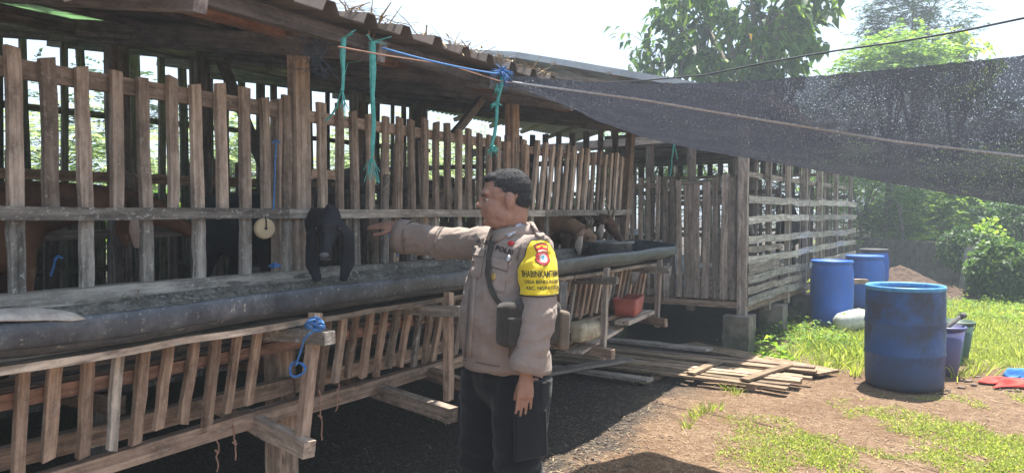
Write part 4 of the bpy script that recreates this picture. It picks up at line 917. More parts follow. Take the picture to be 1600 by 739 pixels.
def broad_tree(label, base, c, r, ntips, per, LL, mat, seed, trunk_r=.14, accent=None, elong=.62):
    rng = np.random.default_rng(seed); t = thing('tree', label, 'tree', Vector(base), 'trees and bushes')
    m, ends = limb_tree(base, c, r, ntips, rng, trunk_r); m.build('trunk', BARK, t, smooth=True)
    B = []; D = []
    for h, md, tp in ends:
        ax = (tp-md).normalized()
        for q in range(per):
            u = rng.random()**.6; p = (md.lerp(tp, u*1.05) if u > .25 else h.lerp(md, .5+u*2))+Vector(rng.normal(0, LL*.42, 3)); d = Vector(rng.normal(0, .8, 3))+ax*.5; d.z = d.z*.5-.55; B.append(p); D.append(d.normalized())
    B = np.array(B); D = np.array(D); L = LL*rng.uniform(.55, 1.25, len(B)); V_, F_ = leaves(B, D, L, L*elong, rng=rng)
    o = np_mesh('crown', V_, F_, mat, t); 
    if accent:
        k = rng.choice(len(B), accent, replace=False); V_, F_ = leaves(B[k]+.02, D[k], L[k]*1.2, L[k]*.7, rng=rng); np_mesh('pale_leaves', V_, F_, L_LIGHT, t)
    return t
def sprays(ends, per, LL, rng, npin=9, side_len=.32):
    B = []; D = []; Ls = []
    for h, md, tp in ends:
        ax = (tp-md).normalized()
        for q in range(per):
            u = rng.random(); p = md.lerp(tp, u)+Vector(rng.normal(0, LL*.5, 3)); d = Vector(rng.normal(0, 1, 3))+ax*.4; d.z = d.z*.35+.05; d.normalize()
            s = d.cross(Vector((0, 0, 1))).normalized(); L = LL*rng.uniform(.6, 1.2)
            for k in range(npin):
                x = (k+.6)/npin; pp = p+d*L*x+Vector((0, 0, -.35*L*x*x)); ln = L*side_len*(1-.75*abs(x-.4))
                for sg in (-1, 1): B.append(pp); D.append((s*sg+d*.35+Vector((0, 0, -.15))).normalized()); Ls.append(ln)
    return np.array(B), np.array(D), np.array(Ls)
def feather_tree(label, base, c, r, ntips, per, LL, mat, seed, trunk_r=.08, name='tree', cat='tree', npin=8):
    rng = np.random.default_rng(seed); t = thing(name, label, cat, Vector(base), 'trees and bushes')
    m, ends = limb_tree(base, c, r, ntips, rng, trunk_r, 5); m.build('trunk' if name == 'tree' else 'stem', BARK, t, smooth=True)
    B, D, Ls = sprays(ends, per, LL, rng, npin); V_, F_ = quads(B, D, Ls, Ls*.42, rng); np_mesh('crown' if name == 'tree' else 'foliage', V_, F_, mat, t); return t
def at(px, d, z=0): q = P(px, 333, d); q.z = z; return q
def ctr(px, py, d): return P(px, py, d)
broad_tree('big broad leaved tree rising behind the far pen with one yellow leaf', at(1165, 16), ctr(1165, 30, 16), (2.0, 1.9, 2.2), 135, 24, .27, L_BROAD, 3, .17, 130)
lf = ctr(1167, 55, 13.8); V_, F_ = leaves(np.array([lf]), np.array([[0.4, 0, -.8]]), .17, .11); o = np_mesh('yellow_leaf', V_, F_, L_YELL, bpy.data.objects['tree'])
broad_tree('drooping leafy outer limb reaching into the sky left of the big tree', at(1060, 17.5), ctr(1050, 95, 17), (1.3, 1.0, 1.15), 34, 12, .22, L_BROAD, 5, .07)
feather_tree('fine leaved grey green tree in the middle of the sky at the upper right', at(1425, 22), ctr(1420, 45, 22), (1.75, 1.4, 1.7), 120, 16, .36, L_DARK, 8, .11)
broad_tree('bright green broad leaved tree at the right of the fine leaved one', at(1500, 20), ctr(1495, 115, 20), (.95, .9, 1.1), 46, 16, .22, L_LIGHT, 9, .09)
feather_tree('pale green feathery tree just above the shade net', at(1390, 19), ctr(1385, 110, 19), (1.2, .9, .9), 50, 14, .5, L_FEATH, 12, .08)
# bushes beyond the wall
bush = [('feathery bush with bright fronds beside the far pen corner', 1350, 290, 19.5, (1.3, 1.0, 1.3), 70, 12, .5, L_FEATH, 21),
        ('bright low bush directly behind the block wall', 1405, 355, 19.5, (1.2, .8, .55), 56, 12, .42, L_LIGHT, 22),
        ('lime green bush behind the middle of the block wall', 1455, 352, 18.6, (1.1, .8, .6), 60, 12, .42, L_LIGHT, 23),
        ('dense mid green feathery bush under the hanging net', 1480, 300, 22, (1.7, 1.2, 1.2), 90, 12, .55, L_FEATH, 24),
        ('dark tall bush behind the concrete post', 1425, 285, 26, (1.9, 1.2, 2.0), 110, 12, .5, L_DARK, 25),
        ('bright feathery bush above the broken pillar', 1555, 320, 18.5, (1.5, 1.1, 1.0), 90, 14, .5, L_LIGHT, 26),
        ('tall green bush at the right edge under the net', 1630, 300, 20, (1.6, 1.2, 1.5), 90, 12, .5, L_FEATH, 27),
        ('wide bush far beyond the right edge', 1760, 310, 18, (2, 1.4, 1.6), 70, 10, .5, L_FEATH, 28),
        ('broad feathery bush outside the right edge nearer the yard', 1930, 300, 16, (2.2, 1.4, 1.7), 80, 12, .5, L_FEATH, 35), ('dark bush outside the right edge farther along', 2100, 290, 18, (2.4, 1.6, 2.0), 80, 12, .5, L_DARK, 36), ('last bush outside the right edge of the yard', 2380, 290, 15, (2.2, 1.6, 1.8), 70, 12, .5, L_FEATH, 37), ('tall hedge tree outside the right edge behind the bushes', 2000, 260, 26, (4, 2, 2.8), 120, 12, .6, L_DARK, 38),
        ('distant dark bush seen through the side of the far pen', 1270, 300, 25, (2.2, 1.2, 1.8), 90, 12, .55, L_FEATH, 29),
        ('distant dark tree behind the far pen on its left', 1120, 245, 26, (3.2, 1.4, 2.9), 110, 12, .6, L_DARK, 30), ('distant green bush behind the gap between shed and pen roofs', 1010, 250, 24, (2.2, 1.4, 1.9), 90, 12, .55, L_FEATH, 33),
        ('distant tall tree darkening the net in the middle', 1290, 235, 30, (2.6, 2, 2.4), 110, 12, .6, L_DARK, 31),
        ('distant tall tree darkening the net at the right', 1500, 235, 32, (3.2, 2, 2.6), 120, 12, .65, L_DARK, 32)]
for lb, px, py, d, r, nt_, per, LL, mt, sd in bush:
    isb = py > 250; feather_tree(lb, at(px, d), ctr(px, py, d), r, nt_, per, LL, mt, sd, .05 if isb else .12, 'bush' if isb else 'tree', 'bush' if isb else 'tree', 7)
# bushes behind the goat shed, seen between the slats
def atw(x, y, z=0): return Vector((x, y, z))
for i, (x, y, zc, r, mt, LL, lb) in enumerate([(-9.5, 2.6, 1.2, (1.0, 1.6, 1.3), L_PALE, .5, 'pale green bush behind the goat shed seen through its leftmost slats'), (-9.8, 5.4, 1.4, (1.0, 1.8, 1.4), L_PALE, .5, 'green bush behind the shed seen left of the tall post'),
        (-10.5, 8.4, 1.5, (1.2, 1.8, 1.6), L_PALE, .5, 'lush bush behind the shed seen right of the tall post'), (-9.5, 11.5, 1.5, (1.2, 1.9, 1.6), L_PALE, .5, 'lime bush behind the shed seen above the officer'),
        (-10.5, 15.0, 1.6, (1.4, 2.2, 1.9), L_PALE, .55, 'green bush behind the gap between shed and pen'), (-14, 4.0, .9, (1.6, 2.6, 1.1), L_PALE, .6, 'tall dark hedge tree farther behind the left of the shed'),
        (-15, 10.0, 2.2, (1.6, 3, 2.3), L_DARK, .6, 'tall dark hedge tree farther behind the middle of the shed'), (-14, 17.0, 2.2, (1.8, 3, 2.4), L_PALE, .6, 'tall green hedge tree farther behind the pen'), (-9.6, -0.2, 1.2, (1.0, 1.5, 1.2), L_PALE, .5, 'bush behind the near end of the goat shed')]):
    feather_tree(lb, atw(x, y), atw(x, y, zc), r, 70, 12, LL, mt, 60+i, .06, 'bush', 'bush', 7)
# banana plants
def banana(label, x, y, h, seed, nl=7):
    rng = np.random.default_rng(seed); t = thing('banana_plant', label, 'banana plant', (x, y, 0), 'banana plants behind the shed')
    m = MB(); m.tube([(x, y, -.1), (x+.03, y, h*.3), (x, y+.03, h*.55)], [.11, .095, .06], 10); m.build('stem', plain('banana_stem', (.22, .28, .10), (.14, .13, .06), rough=.6), t, smooth=True)
    for i in range(nl):
        a = 2*math.pi*i/nl+rng.normal(0, .3); L = h*rng.uniform(.5, .72); e = rng.uniform(.5, 1.25); d = Vector((math.cos(a), math.sin(a), 0)); s = Vector((-d.y, d.x, 0)); m = MB(); rows = []
        for k in range(13):
            u = k/12; p = Vector((x, y, h*.52))+d*L*(math.sin(u*1.4)*math.cos(e*.8)+.05)+Vector((0, 0, L*(u*math.sin(e)-.75*u*u))); w_ = .21*L*math.sin(math.pi*min(1, (u+.04)*.96))**.6 if u > .14 else .012
            rows.append([p-s*w_+Vector((0, 0, -w_*.35+.02*rng.normal())), p, p+s*w_+Vector((0, 0, -w_*.35+.02*rng.normal()))])
        m.rings(rows, cap=False, closed=False); m.build('leaf', L_BAN, t, smooth=True)
for i, (x, y, h, lb) in enumerate(((-7.3, 6.1, 2.6, 'banana plant with bright leaves behind the shed just left of the tall post'), (-7.6, 4.4, 2.3, 'banana plant behind the shed left of the inner post'), (-7.4, 8.2, 2.4, 'banana plant behind the shed right of the tall post'),
                                   (-7.8, 10.6, 2.3, 'banana plant behind the back slats above the outstretched arm'), (-7.4, 13.5, 2.6, 'banana plant behind the gap before the far pen'))): banana(lb, x, y, h, 90+i)
# creepers
def creeper(label, c, r, n, LL, mat, seed, name='creeper'):
    rng = np.random.default_rng(seed); c = np.array(c); B = crown_pts(c, r, n, rng, .75); B = B[B[:, 2] > .02]; D = unit(B-c+rng.normal(0, .5, B.shape)*np.array(r).mean()-np.array([0, 0, .3])); L = LL*rng.uniform(.6, 1.3, len(B))
    V_, F_ = leaves(B, D, L, L*.75, rng=rng); t = thing(name, label, 'creeper', (c[0], c[1], 0), 'creepers on the ruins'); np_mesh('foliage', V_, F_, mat, t)
    m = MB()
    for i in range(9):
        a = rng.uniform(0, 6.28); m.tube([Vector((c[0], c[1], 0)), Vector((c[0]+r[0]*.4*math.cos(a), c[1]+r[1]*.4*math.sin(a), c[2])), Vector((c[0]+r[0]*.85*math.cos(a), c[1]+r[1]*.85*math.sin(a), c[2]+r[2]*.5))], [.02, .015, .006], 5)
    m.build('stem', BARK, t)
creeper('dark creeper covering the upper left of the broken pillar', P(1508, 390, 14.3), (.42, .4, .42), 900, .085, L_DARK, 40)
creeper('creeper hanging over the right side of the broken pillar', P(1545, 385, 14.4), (.3, .4, .5), 700, .085, L_LIGHT, 41)
creeper('rounded green creeper mound at the right edge', P(1578, 425, 12.9), (.62, .6, .55), 3000, .10, L_BROAD, 42)
creeper('dark creeper heap behind the rounded mound at the right edge', P(1600, 365, 15.2), (.8, .6, .7), 2200, .11, L_DARK, 43)
creeper('low tangle of creeper right of the corrugated offcuts', P(1548, 440, 13.6), (.3, .4, .25), 600, .08, L_LIGHT, 44)
# ---------------------------------------------------------------- grass and weeds
def camco(x, y): return x*math.cos(YAW)+y*math.sin(YAW), -x*math.sin(YAW)+y*math.cos(YAW)
def pn(a, sc, seed): return fbm(a, sc, seed)
def gzv_(xy): return np.array([gz(float(a), float(b)) for a, b in xy]) if len(xy) < 400000 else 0
def scatter_px(n, rng, p0, p1, d0, d1):
    "random ground points over a wedge; uniform in 1/depth"
    px = rng.uniform(p0, p1, n); iv = rng.uniform(1/d1, 1/d0, n); d = 1/iv; lat = (px-800)/FPX*d
    return np.stack([lat*math.cos(YAW)-d*math.sin(YAW), lat*math.sin(YAW)+d*math.cos(YAW)], 1), px, d
rng = np.random.default_rng(5)
xy, px, d = scatter_px(190000, rng, 1150, 2200, 6.4, 19); a3 = np.c_[xy, np.zeros(len(xy))]
edge = np.interp(px, [1150, 1200, 1280, 1350, 1480, 1800], [9.6, 8.8, 7.5, 7.2, 7.05, 6.9])
dens = np.clip((d-edge)*2.2+1.2*pn(a3, 1.7, 3), 0, 1)
keep = (rng.random(len(xy)) < dens) & ~((xy[:, 0] < -1.62+.06*(xy[:, 1]-8.4)) & (xy[:, 1] < 14.8)) & (np.abs(pn(a3, 1.1, 8)) > .06*rng.random(len(xy)))
xy = xy[keep]; d = d[keep]; a3 = a3[keep]; n = len(xy); z = gzv_(xy)
clump = .6+.5*pn(a3, 1.3, 9); h = (.035+.055*np.clip(clump, 0, 1.2))*rng.uniform(.5, 1.4, n)*np.clip(d/9, .8, 1.5)
D = unit(np.c_[rng.normal(0, .95, n), rng.normal(0, .95, n), np.ones(n)]); B = np.c_[xy, z-.005]
V_, F_ = quads(B, D, h, .006*np.clip(d/8, 1, 2)+.004*rng.random(n), rng, .9)
tag(np_mesh('grass', V_, F_, L_GRASS), 'bright green grass covering the yard behind the drums', 'grass', kind='stuff')
# tall tufts
def tufts(name, pts, nb, h0, w0, mat, label, spread=.10):
    rng = np.random.default_rng(int(abs(pts[0][0])*100)); B = []; D = []
    for x, y in pts:
        for i in range(nb): a = rng.uniform(0, 6.28); r = abs(rng.normal(0, spread)); B.append((x+math.cos(a)*r*.5, y+math.sin(a)*r*.5, gz(x, y)-.005)); D.append((math.cos(a)*rng.uniform(.1, .9), math.sin(a)*rng.uniform(.1, .9), 1))
    B = np.array(B); D = unit(np.array(D)); n = len(B); h = h0*rng.uniform(.5, 1.2, n); up = D.copy(); S = unit(np.cross(D, np.c_[rng.normal(0, 1, (n, 2)), np.zeros(n)])); mid = B+D*h[:, None]*.55; tip = B+D*h[:, None]*.9+np.c_[D[:, :2], np.zeros(n)]*h[:, None]*.35-np.array([0, 0, .1])*h[:, None]
    v = np.stack([B-S*w0*.4, B+S*w0*.4, mid+S*w0*.5, mid-S*w0*.5, tip], 1).reshape(-1, 3); F = (np.array([[0, 1, 2], [0, 2, 3], [3, 2, 4]])[None]+np.arange(n)[:, None, None]*5).reshape(-1, 3)
    return tag(np_mesh(name, v, F, mat), label, 'grass', kind='stuff')
def gp(px, py): q = G(px, py); return (q.x, q.y)
tufts('tall_grass', [gp(*p) for p in ((1300, 560), (1320, 572), (1285, 548), (1340, 585), (1265, 535), (1350, 560), (1240, 560), (1310, 530), (1345, 540), (1500, 590), (1530, 585), (1290, 575), (1325, 555), (1225, 520), (1255, 520), (1600, 560))], 46, .20, .010, L_GRASS, 'longer grass tufts between the pen and the largest drum', .2)
tufts('small_tufts', [gp(*p) for p in ((1095, 650), (1110, 645), (1085, 655), (1120, 640), (1155, 618), (1140, 612), (1075, 670), (1165, 560), (1195, 550), (1210, 560), (1044, 580), (1225, 590), (1005, 600))], 34, .09, .006, L_GRASS, 'small green tufts in the bare earth near the slatted panel', .09)
# weeds with round leaves
def weeds(name, pts, n, r, LL, mat, label, seed=0, hz=.16):
    rng = np.random.default_rng(seed); B = []
    for x, y in pts: q = rng.normal(0, r, (n, 2)); B.append(np.c_[x+q[:, 0], y+q[:, 1], np.abs(rng.normal(0, hz*.6, n))*np.exp(-(q**2).sum(1)/(2*r*r)*.6)+.01])
    B = np.concatenate(B); D = unit(np.c_[rng.normal(0, 1, (len(B), 2)), rng.uniform(-.2, .5, len(B))]); L = LL*rng.uniform(.5, 1.3, len(B)); V_, F_ = leaves(B, D, L, L*.8, rng=rng); return tag(np_mesh(name, V_, F_, mat), label, 'weeds', kind='stuff')
weeds('low_weeds', [gp(*p) for p in ((1250, 520), (1268, 530), (1285, 535), (1240, 505), (1230, 530), (1210, 545), (1500, 480), (1560, 478), (1600, 490), (1450, 478), (1540, 500), (1310, 545))], 170, .24, .05, L_FEATH, 'low leafy weeds along the side of the pen and by the block wall', 3)
weeds('leafy_weed', [gp(1208, 565)], 90, .11, .09, L_LIGHT, 'broad leaved weed at the foot of the corner footing', 4, .2)
weeds('ground_cover', [gp(px_, py_) for px_, py_ in zip(rng.uniform(1480, 1680, 26), rng.uniform(462, 500, 26))], 110, .30, .05, L_LIGHT, 'yellowish creeping ground cover at the back of the yard', 6, .07)
# thin low green patches in the bare earth in front
xy, px, d = scatter_px(170000, rng, 1120, 1750, 4.0, 7.3); a3 = np.c_[xy, np.zeros(len(xy))]
dens = np.clip(1.6*pn(a3, 2.1, 21)+.9*pn(a3, 5.0, 22)+.12+.0006*(px-1350), 0, 1)*.55*np.clip((px-1090)/200, 0, 1)*np.clip((6.35-d)/.5+.12, 0, 1)
k = rng.random(len(xy)) < dens; xy = xy[k]; n = len(xy)
D = unit(np.c_[rng.normal(0, 1, (n, 2)), rng.uniform(.15, 1.2, n)]); V_, F_ = quads(np.c_[xy, gzv_(xy)+.003], D, rng.uniform(.012, .040, n), rng.uniform(.004, .010, n), rng, .8)
tag(np_mesh('sparse_grass', V_, F_, L_GRASS), 'thin short grass spreading over the bare earth in front', 'grass', kind='stuff')
# litter: straw, wood chips, clods
def lit(p0, p1, d0, d1):
    def f():
        q, a, b = scatter_px(1, RNG, p0, p1, d0, d1); x, y = map(float, q[0]); return Vector((x, y, gz(x, y)+.006)), random.uniform(0, 6.28), random.gauss(0, .12)
    return f
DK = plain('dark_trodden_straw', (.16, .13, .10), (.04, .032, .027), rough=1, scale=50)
tag(straws('straw_litter', lit(830, 1700, 3.8, 7.6), 2600, .012, .075, straw_m, wd=.0018), 'dry straw scattered over the sunlit bare earth', 'straw', kind='stuff')
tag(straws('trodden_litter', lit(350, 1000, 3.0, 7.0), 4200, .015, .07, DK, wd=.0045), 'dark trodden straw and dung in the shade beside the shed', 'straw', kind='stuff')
tag(straws('pale_litter', lit(500, 1050, 3.2, 7), 420, .015, .06, straw_m, wd=.003), 'pale straw bits lying on the dark muck', 'straw', kind='stuff')
def clods(name, n, p0, p1, d0, d1, r0, r1, mat, label, seed):
    rng = np.random.default_rng(seed); xy, px, d = scatter_px(n, rng, p0, p1, d0, d1)
    if name == 'dung_clods': xy = xy[xy[:, 0] < -1.95+.15*rng.normal(size=len(xy))]; n = len(xy)
    z = gzv_(xy); r = rng.uniform(r0, r1, n)**1
    ico = np.array([(0, 0, 1), (.9, 0, .4), (.28, .86, .4), (-.73, .53, .4), (-.73, -.53, .4), (.28, -.86, .4), (.1, 0, -.5)]); V = ico[None]*(1+rng.normal(0, .22, (n, 7, 1)))*r[:, None, None]*np.array([1.2, 1, .6])
    an = rng.uniform(0, 6.28, n); c, s = np.cos(an), np.sin(an); V = np.stack([V[..., 0]*c[:, None]-V[..., 1]*s[:, None], V[..., 0]*s[:, None]+V[..., 1]*c[:, None], V[..., 2]], -1)+np.c_[xy, z][:, None]
    F = np.array([(0, i, i % 5+1) for i in range(1, 6)]+[(6, i % 5+1, i) for i in range(1, 6)]); F = (F[None]+np.arange(n)[:, None, None]*7).reshape(-1, 3)
    return tag(np_mesh(name, V.reshape(-1, 3), F, mat), label, 'clods', kind='stuff')
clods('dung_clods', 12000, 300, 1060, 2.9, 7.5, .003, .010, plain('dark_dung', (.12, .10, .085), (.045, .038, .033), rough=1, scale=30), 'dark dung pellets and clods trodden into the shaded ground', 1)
clods('earth_clods', 5000, 850, 1750, 3.8, 7.5, .002, .009, plain('light_earth', (.34, .24, .18), (.17, .11, .08), rough=1, scale=30), 'small clods and stones on the sunlit earth', 2)
clods('heap_lumps', 1500, 1385, 1500, 13.2, 15.2, .03, .09, SOIL, 'lumps of brown soil at the foot of the heap', 3)
clods('drum_stones', 60, 1330, 1620, 6.3, 7.0, .015, .04, plain('brown_stone', (.24, .17, .13), (.12, .09, .07), rough=1), 'small stones and roots along the edge of the grass', 4)
# ---------------------------------------------------------------- soft-body helpers
def ell(m, pts, rad, up=(0, 0, 1), n=16, sq=2.0, flat=False):
    "loft of ellipses along pts; rad = (side radius, up radius); closed ends rounded"
    pts = [Vector(p) for p in pts]; k = len(pts); rings = []; up = Vector(up)
    for i, p in enumerate(pts):
        t = (pts[min(i+1, k-1)]-pts[max(i-1, 0)]).normalized(); s = t.cross(up)
        s = s.normalized() if s.length > 1e-4 else t.orthogonal().normalized(); u = s.cross(t).normalized(); a, b = rad[i]
        ring = []
        for j in range(n):
            c, d = math.cos(2*math.pi*j/n), math.sin(2*math.pi*j/n); e = 2/sq
            ring.append(p+s*a*math.copysign(abs(c)**e, c)+u*b*math.copysign(abs(d)**e, d))
        rings.append(ring)
    t0 = (pts[0]-pts[1]).normalized(); t1 = (pts[-1]-pts[-2]).normalized()
    def cap(r, c, t, rr): return [c+t*rr*(.02 if flat else .5)+(q-c)*(.97 if flat else .62) for q in r]
    rings = [cap(rings[0], pts[0], t0, min(rad[0]))]+rings+[cap(rings[-1], pts[-1], t1, min(rad[-1]))]
    m.rings(rings)
def blob(m, c, r, M3=None, n=14):
    c = Vector(c); rows = []
    for i in range(1, 9):
        a = math.pi*i/9-math.pi/2; ring = []
        for j in range(n):
            b = 2*math.pi*j/n; v = Vector((r[0]*math.cos(a)*math.cos(b), r[1]*math.cos(a)*math.sin(b), r[2]*math.sin(a))); ring.append(c+(M3 @ v if M3 else v))
        rows.append(ring)
    m.rings(rows)
# ---------------------------------------------------------------- goats
def fur(name, a, b_, c_=None, sc=5):
    m, nt, b, o = newmat(name); g = objvec(nt, (1, 1, 1)); n = noise(nt, g, sc, 3, .5); f = noise(nt, objvec(nt, (60, 60, 25)), 1.0, 4, .7)
    col = ramp(nt, n, [(.42, b_), (.58, a)]) if not c_ else ramp(nt, n, [(.38, b_), (.48, a), (.60, a), (.66, c_)])
    col = mixc(nt, .5, col, ramp(nt, f, [(.3, .5), (.7, 1)]), 'MULTIPLY'); nt.links.new(col, b.inputs['Base Color']); b.inputs['Roughness'].default_value = .75; b.inputs['Specular IOR Level'].default_value = .3
    bump(nt, f, .6, .006, b); return m
HORN = plain('goat_horn', (.20, .17, .13), (.10, .08, .06), rough=.5); EYE = plain('goat_eye', (.03, .02, .015), rough=.15, spec=.6)
def goat(label, loc, rz_, mat, hb, ht, scale=1, ear=.20, earm=None, horns=True, muzz=None, earspread=.35, tail=True, flat=False, earw=1, nz=.62):
    M = Matrix.Translation(Vector(loc)) @ Matrix.Rotation(rz_, 4, 'Z') @ Matrix.Scale(scale, 4); t = thing('goat', label, 'goat', M=Matrix.Translation(Vector(loc)) @ Matrix.Rotation(rz_, 4, 'Z'), group='goats in the pens')
    m = MB(); T = lambda p: M @ Vector(p); S = scale
    X = lambda L: [T(p) for p in L]
    ell(m, X([(-.40, 0, .60), (-.35, 0, .60), (-.18, 0, .56), (.02, 0, .54), (.20, 0, .56), (.30, 0, .60), (.35, 0, .62)]), [(.05*S, .07*S), (.10*S, .12*S), (.135*S, .165*S), (.145*S, .18*S), (.115*S, .165*S), (.08*S, .12*S), (.045*S, .06*S)])
    hb = Vector(hb); ht = Vector(ht); nb = Vector((.26, 0, nz)); ell(m, X([nb, nb.lerp(hb, .35)+Vector((0, 0, .01)), nb.lerp(hb, .7)+Vector((0, 0, .012)), hb]), [(.085*S, .12*S), (.065*S, .09*S), (.052*S, .068*S), (.045*S, .05*S)])
    hd = (ht-hb).normalized(); HL = (ht-hb).length; side = hd.cross(Vector((0, 0, 1))); side = side.normalized() if side.length > .1 else Vector((0, -1, 0)); hu = side.cross(hd).normalized()
    ell(m, X([hb-hd*.05, hb, hb+hd*HL*.3, hb+hd*HL*.55, hb+hd*HL*.8, ht]), [(.035*S, .035*S), (.050*S, .058*S), (.047*S, .058*S), (.031*S, .042*S), (.025*S, .033*S), (.026*S, .026*S)], up=M.to_3x3() @ hu)
    [blob(m, T(hb-hd*.02+hu*.05+side*k2), (.020*S, .020*S, .016*S)) for k2 in (0,)] if flat else None; blob(m, T(hb+hd*HL*.38+hu*.035), (.035*S, .035*S, .03*S)); blob(m, T(ht-hu*.012), (.027*S, .027*S, .02*S))
    for s in (-1, 1):
        e0 = hb+side*s*.042+hu*(.0 if flat else .02)+hd*(.02 if flat else 0); e1 = e0+side*s*(ear*earspread+(.022 if flat else 0))+Vector((0, 0, -ear*.22)); e2 = e0+side*s*ear*(earspread+.08)+Vector((0, 0, -ear*.75)); e3 = e0+side*s*ear*(earspread-.02)+Vector((0, 0, -ear*1.05))
        ell(m, X([e0, e1, e2, e3]), [((b_*earw*S, a_*S) if flat else (a_*S, b_*earw*S)) for a_, b_ in ((.014, .020), (.010, .034), (.010, .040), (.008, .026 if flat else .014))], up=M.to_3x3() @ (hu if flat else hd), n=12)
        ell(m, X([(.24, .085*s, .56), (.25, .085*s, .42), (.25, .08*s, .29), (.24, .08*s, .27), (.24, .08*s, .08), (.25, .08*s, .02)]), [(.045*S, .06*S), (.035*S, .045*S), (.024*S, .026*S), (.024*S, .026*S), (.017*S, .018*S), (.024*S, .026*S)], up=M.to_3x3() @ Vector((1, 0, 0)), n=10)
        ell(m, X([(-.27, .09*s, .55), (-.22, .09*s, .40), (-.29, .085*s, .28), (-.345, .085*s, .245), (-.32, .085*s, .08), (-.30, .085*s, .02)]), [(.055*S, .09*S), (.045*S, .07*S), (.026*S, .03*S), (.022*S, .024*S), (.017*S, .018*S), (.024*S, .026*S)], up=M.to_3x3() @ Vector((1, 0, 0)), n=10)
    if tail: ell(m, X([(-.40, 0, .66), (-.46, 0, .72), (-.49, 0, .69)]), [(.02*S, .015*S), (.022*S, .012*S), (.012*S, .008*S)], n=8)
    fuse(m, 'body', mat, t, .0075*S, 3, M=t.matrix_basis.copy())
    for s in (-1, 1):
        q = MB(); blob(q, T(hb+hd*HL*.36+side*s*.046+hu*.018), ((.009 if flat else .0115)*S,)*3, n=10); q.build('eye', EYE, t, smooth=True)
        if horns:
            q = MB(); h0 = hb+side*s*.022+hu*.045; q.tube(X([h0, h0+hu*.05-hd*.03+side*s*.015, h0+hu*.06-hd*.09+side*s*.035]), [.014*S, .011*S, .004*S], 8); q.build('horn', HORN, t, smooth=True)
    if earm:
        for s in (-1, 1):
            q = MB(); e0 = hb+side*s*.047+hu*.02; L_ = [e0+side*s*ear*earspread*.9+Vector((0, 0, -ear*.25))+hd*.004, e0+side*s*ear*(earspread+.09)+Vector((0, 0, -ear*.72))+hd*.004, e0+side*s*ear*(earspread-.01)+Vector((0, 0, -ear*1.03))+hd*.002]
            ell(q, X(L_), [(.012*S, .028*S), (.011*S, .033*S), (.008*S, .013*S)], up=M.to_3x3() @ hd, n=12); q.build('ear_lining', earm, t, smooth=True)
    if muzz: q = MB(); blob(q, T(ht-hu*.018+hd*.004), (.024*S, .024*S, .010*S)); blob(q, T(ht+hu*.004+hd*.006), (.020*S, .020*S, .014*S)); q.build('muzzle', muzz, t, smooth=True)  # grey muzzle, its lighter tone also paints in the highlight
    return t
F_BLACK = fur('black_fur', (.030, .030, .036), (.016, .016, .020)); F_BROWN = fur('brown_fur', (.16, .085, .05), (.08, .045, .03), (.30, .20, .13)); F_TAN = fur('tan_fur', (.30, .19, .12), (.17, .10, .065))
F_WHITE = fur('cream_fur', (.55, .50, .44), (.38, .30, .24)); F_DARK = fur('dark_brown_fur', (.05, .035, .03), (.025, .02, .018), (.40, .37, .34), 4); E_PALE = plain('pale_ear', (.55, .45, .38), (.42, .33, .28), rough=.8); MUZ = plain('grey_muzzle', (.16, .15, .16), (.09, .085, .09), rough=.5)
def wl(root, rz_, p, s=1): return (Matrix.Translation(Vector(root)) @ Matrix.Rotation(rz_, 4, 'Z') @ Matrix.Scale(s, 4)).inverted() @ Vector(p)
root = (-3.33, 2.84, .845); hb = P(516, 343, 3.50); ht = P(507, 398, 3.33)
goat('black goat with long hanging ears pushing its head through the fence', root, R(-6), F_BLACK, wl(root, R(-6), hb, 1.08), wl(root, R(-6), ht, 1.08), 1.08, .235, None, False, MUZ, .06, True, True, .80, .50)
root = (-3.18, 1.28, .845); goat('large brown goat standing behind the slats nearest the left edge', root, R(88), F_BROWN, wl(root, R(88), (-3.12, 2.0, 1.56), 1.08), wl(root, R(88), (-3.02, 2.24, 1.43), 1.08), 1.08, .19, E_PALE, True)
root = (-3.22, 5.50, .845); goat('brown goat with pale ears eating from the trough just behind the officer', root, R(8), F_TAN, wl(root, R(8), (-2.60, 5.56, 1.36)), wl(root, R(8), (-2.47, 5.55, 1.19)), 1.0, .18, E_PALE, True)
root = (-3.22, 6.02, .845); goat('brown goat with a pale ear eating from the far end of the trough', root, R(4), F_BROWN, wl(root, R(4), (-2.60, 6.02, 1.44)), wl(root, R(4), (-2.45, 5.98, 1.27)), 1.0, .17, E_PALE, True)
root = (-3.55, 4.35, .845); goat('cream goat standing inside the shed above the outstretched arm', root, R(80), F_WHITE, wl(root, R(80), (-3.45, 4.95, 1.66)), wl(root, R(80), (-3.40, 5.12, 1.55)), 1.0, .18, None, True)
root = (-2.35, 12.9, .55); goat('dark goat with a white patch standing behind the side boards of the far pen', root, R(-100), F_DARK, wl(root, R(-100), (-2.3, 12.3, 1.5)), wl(root, R(-100), (-2.15, 12.15, 1.36)), 1.15, .18, E_PALE, True)
root = (-2.9, 11.4, .55); goat('pale goat in the middle of the far pen', root, R(-60), F_WHITE, wl(root, R(-60), (-2.55, 10.8, 1.35)), wl(root, R(-60), (-2.45, 10.65, 1.2)), 1.05, .17, None, True)
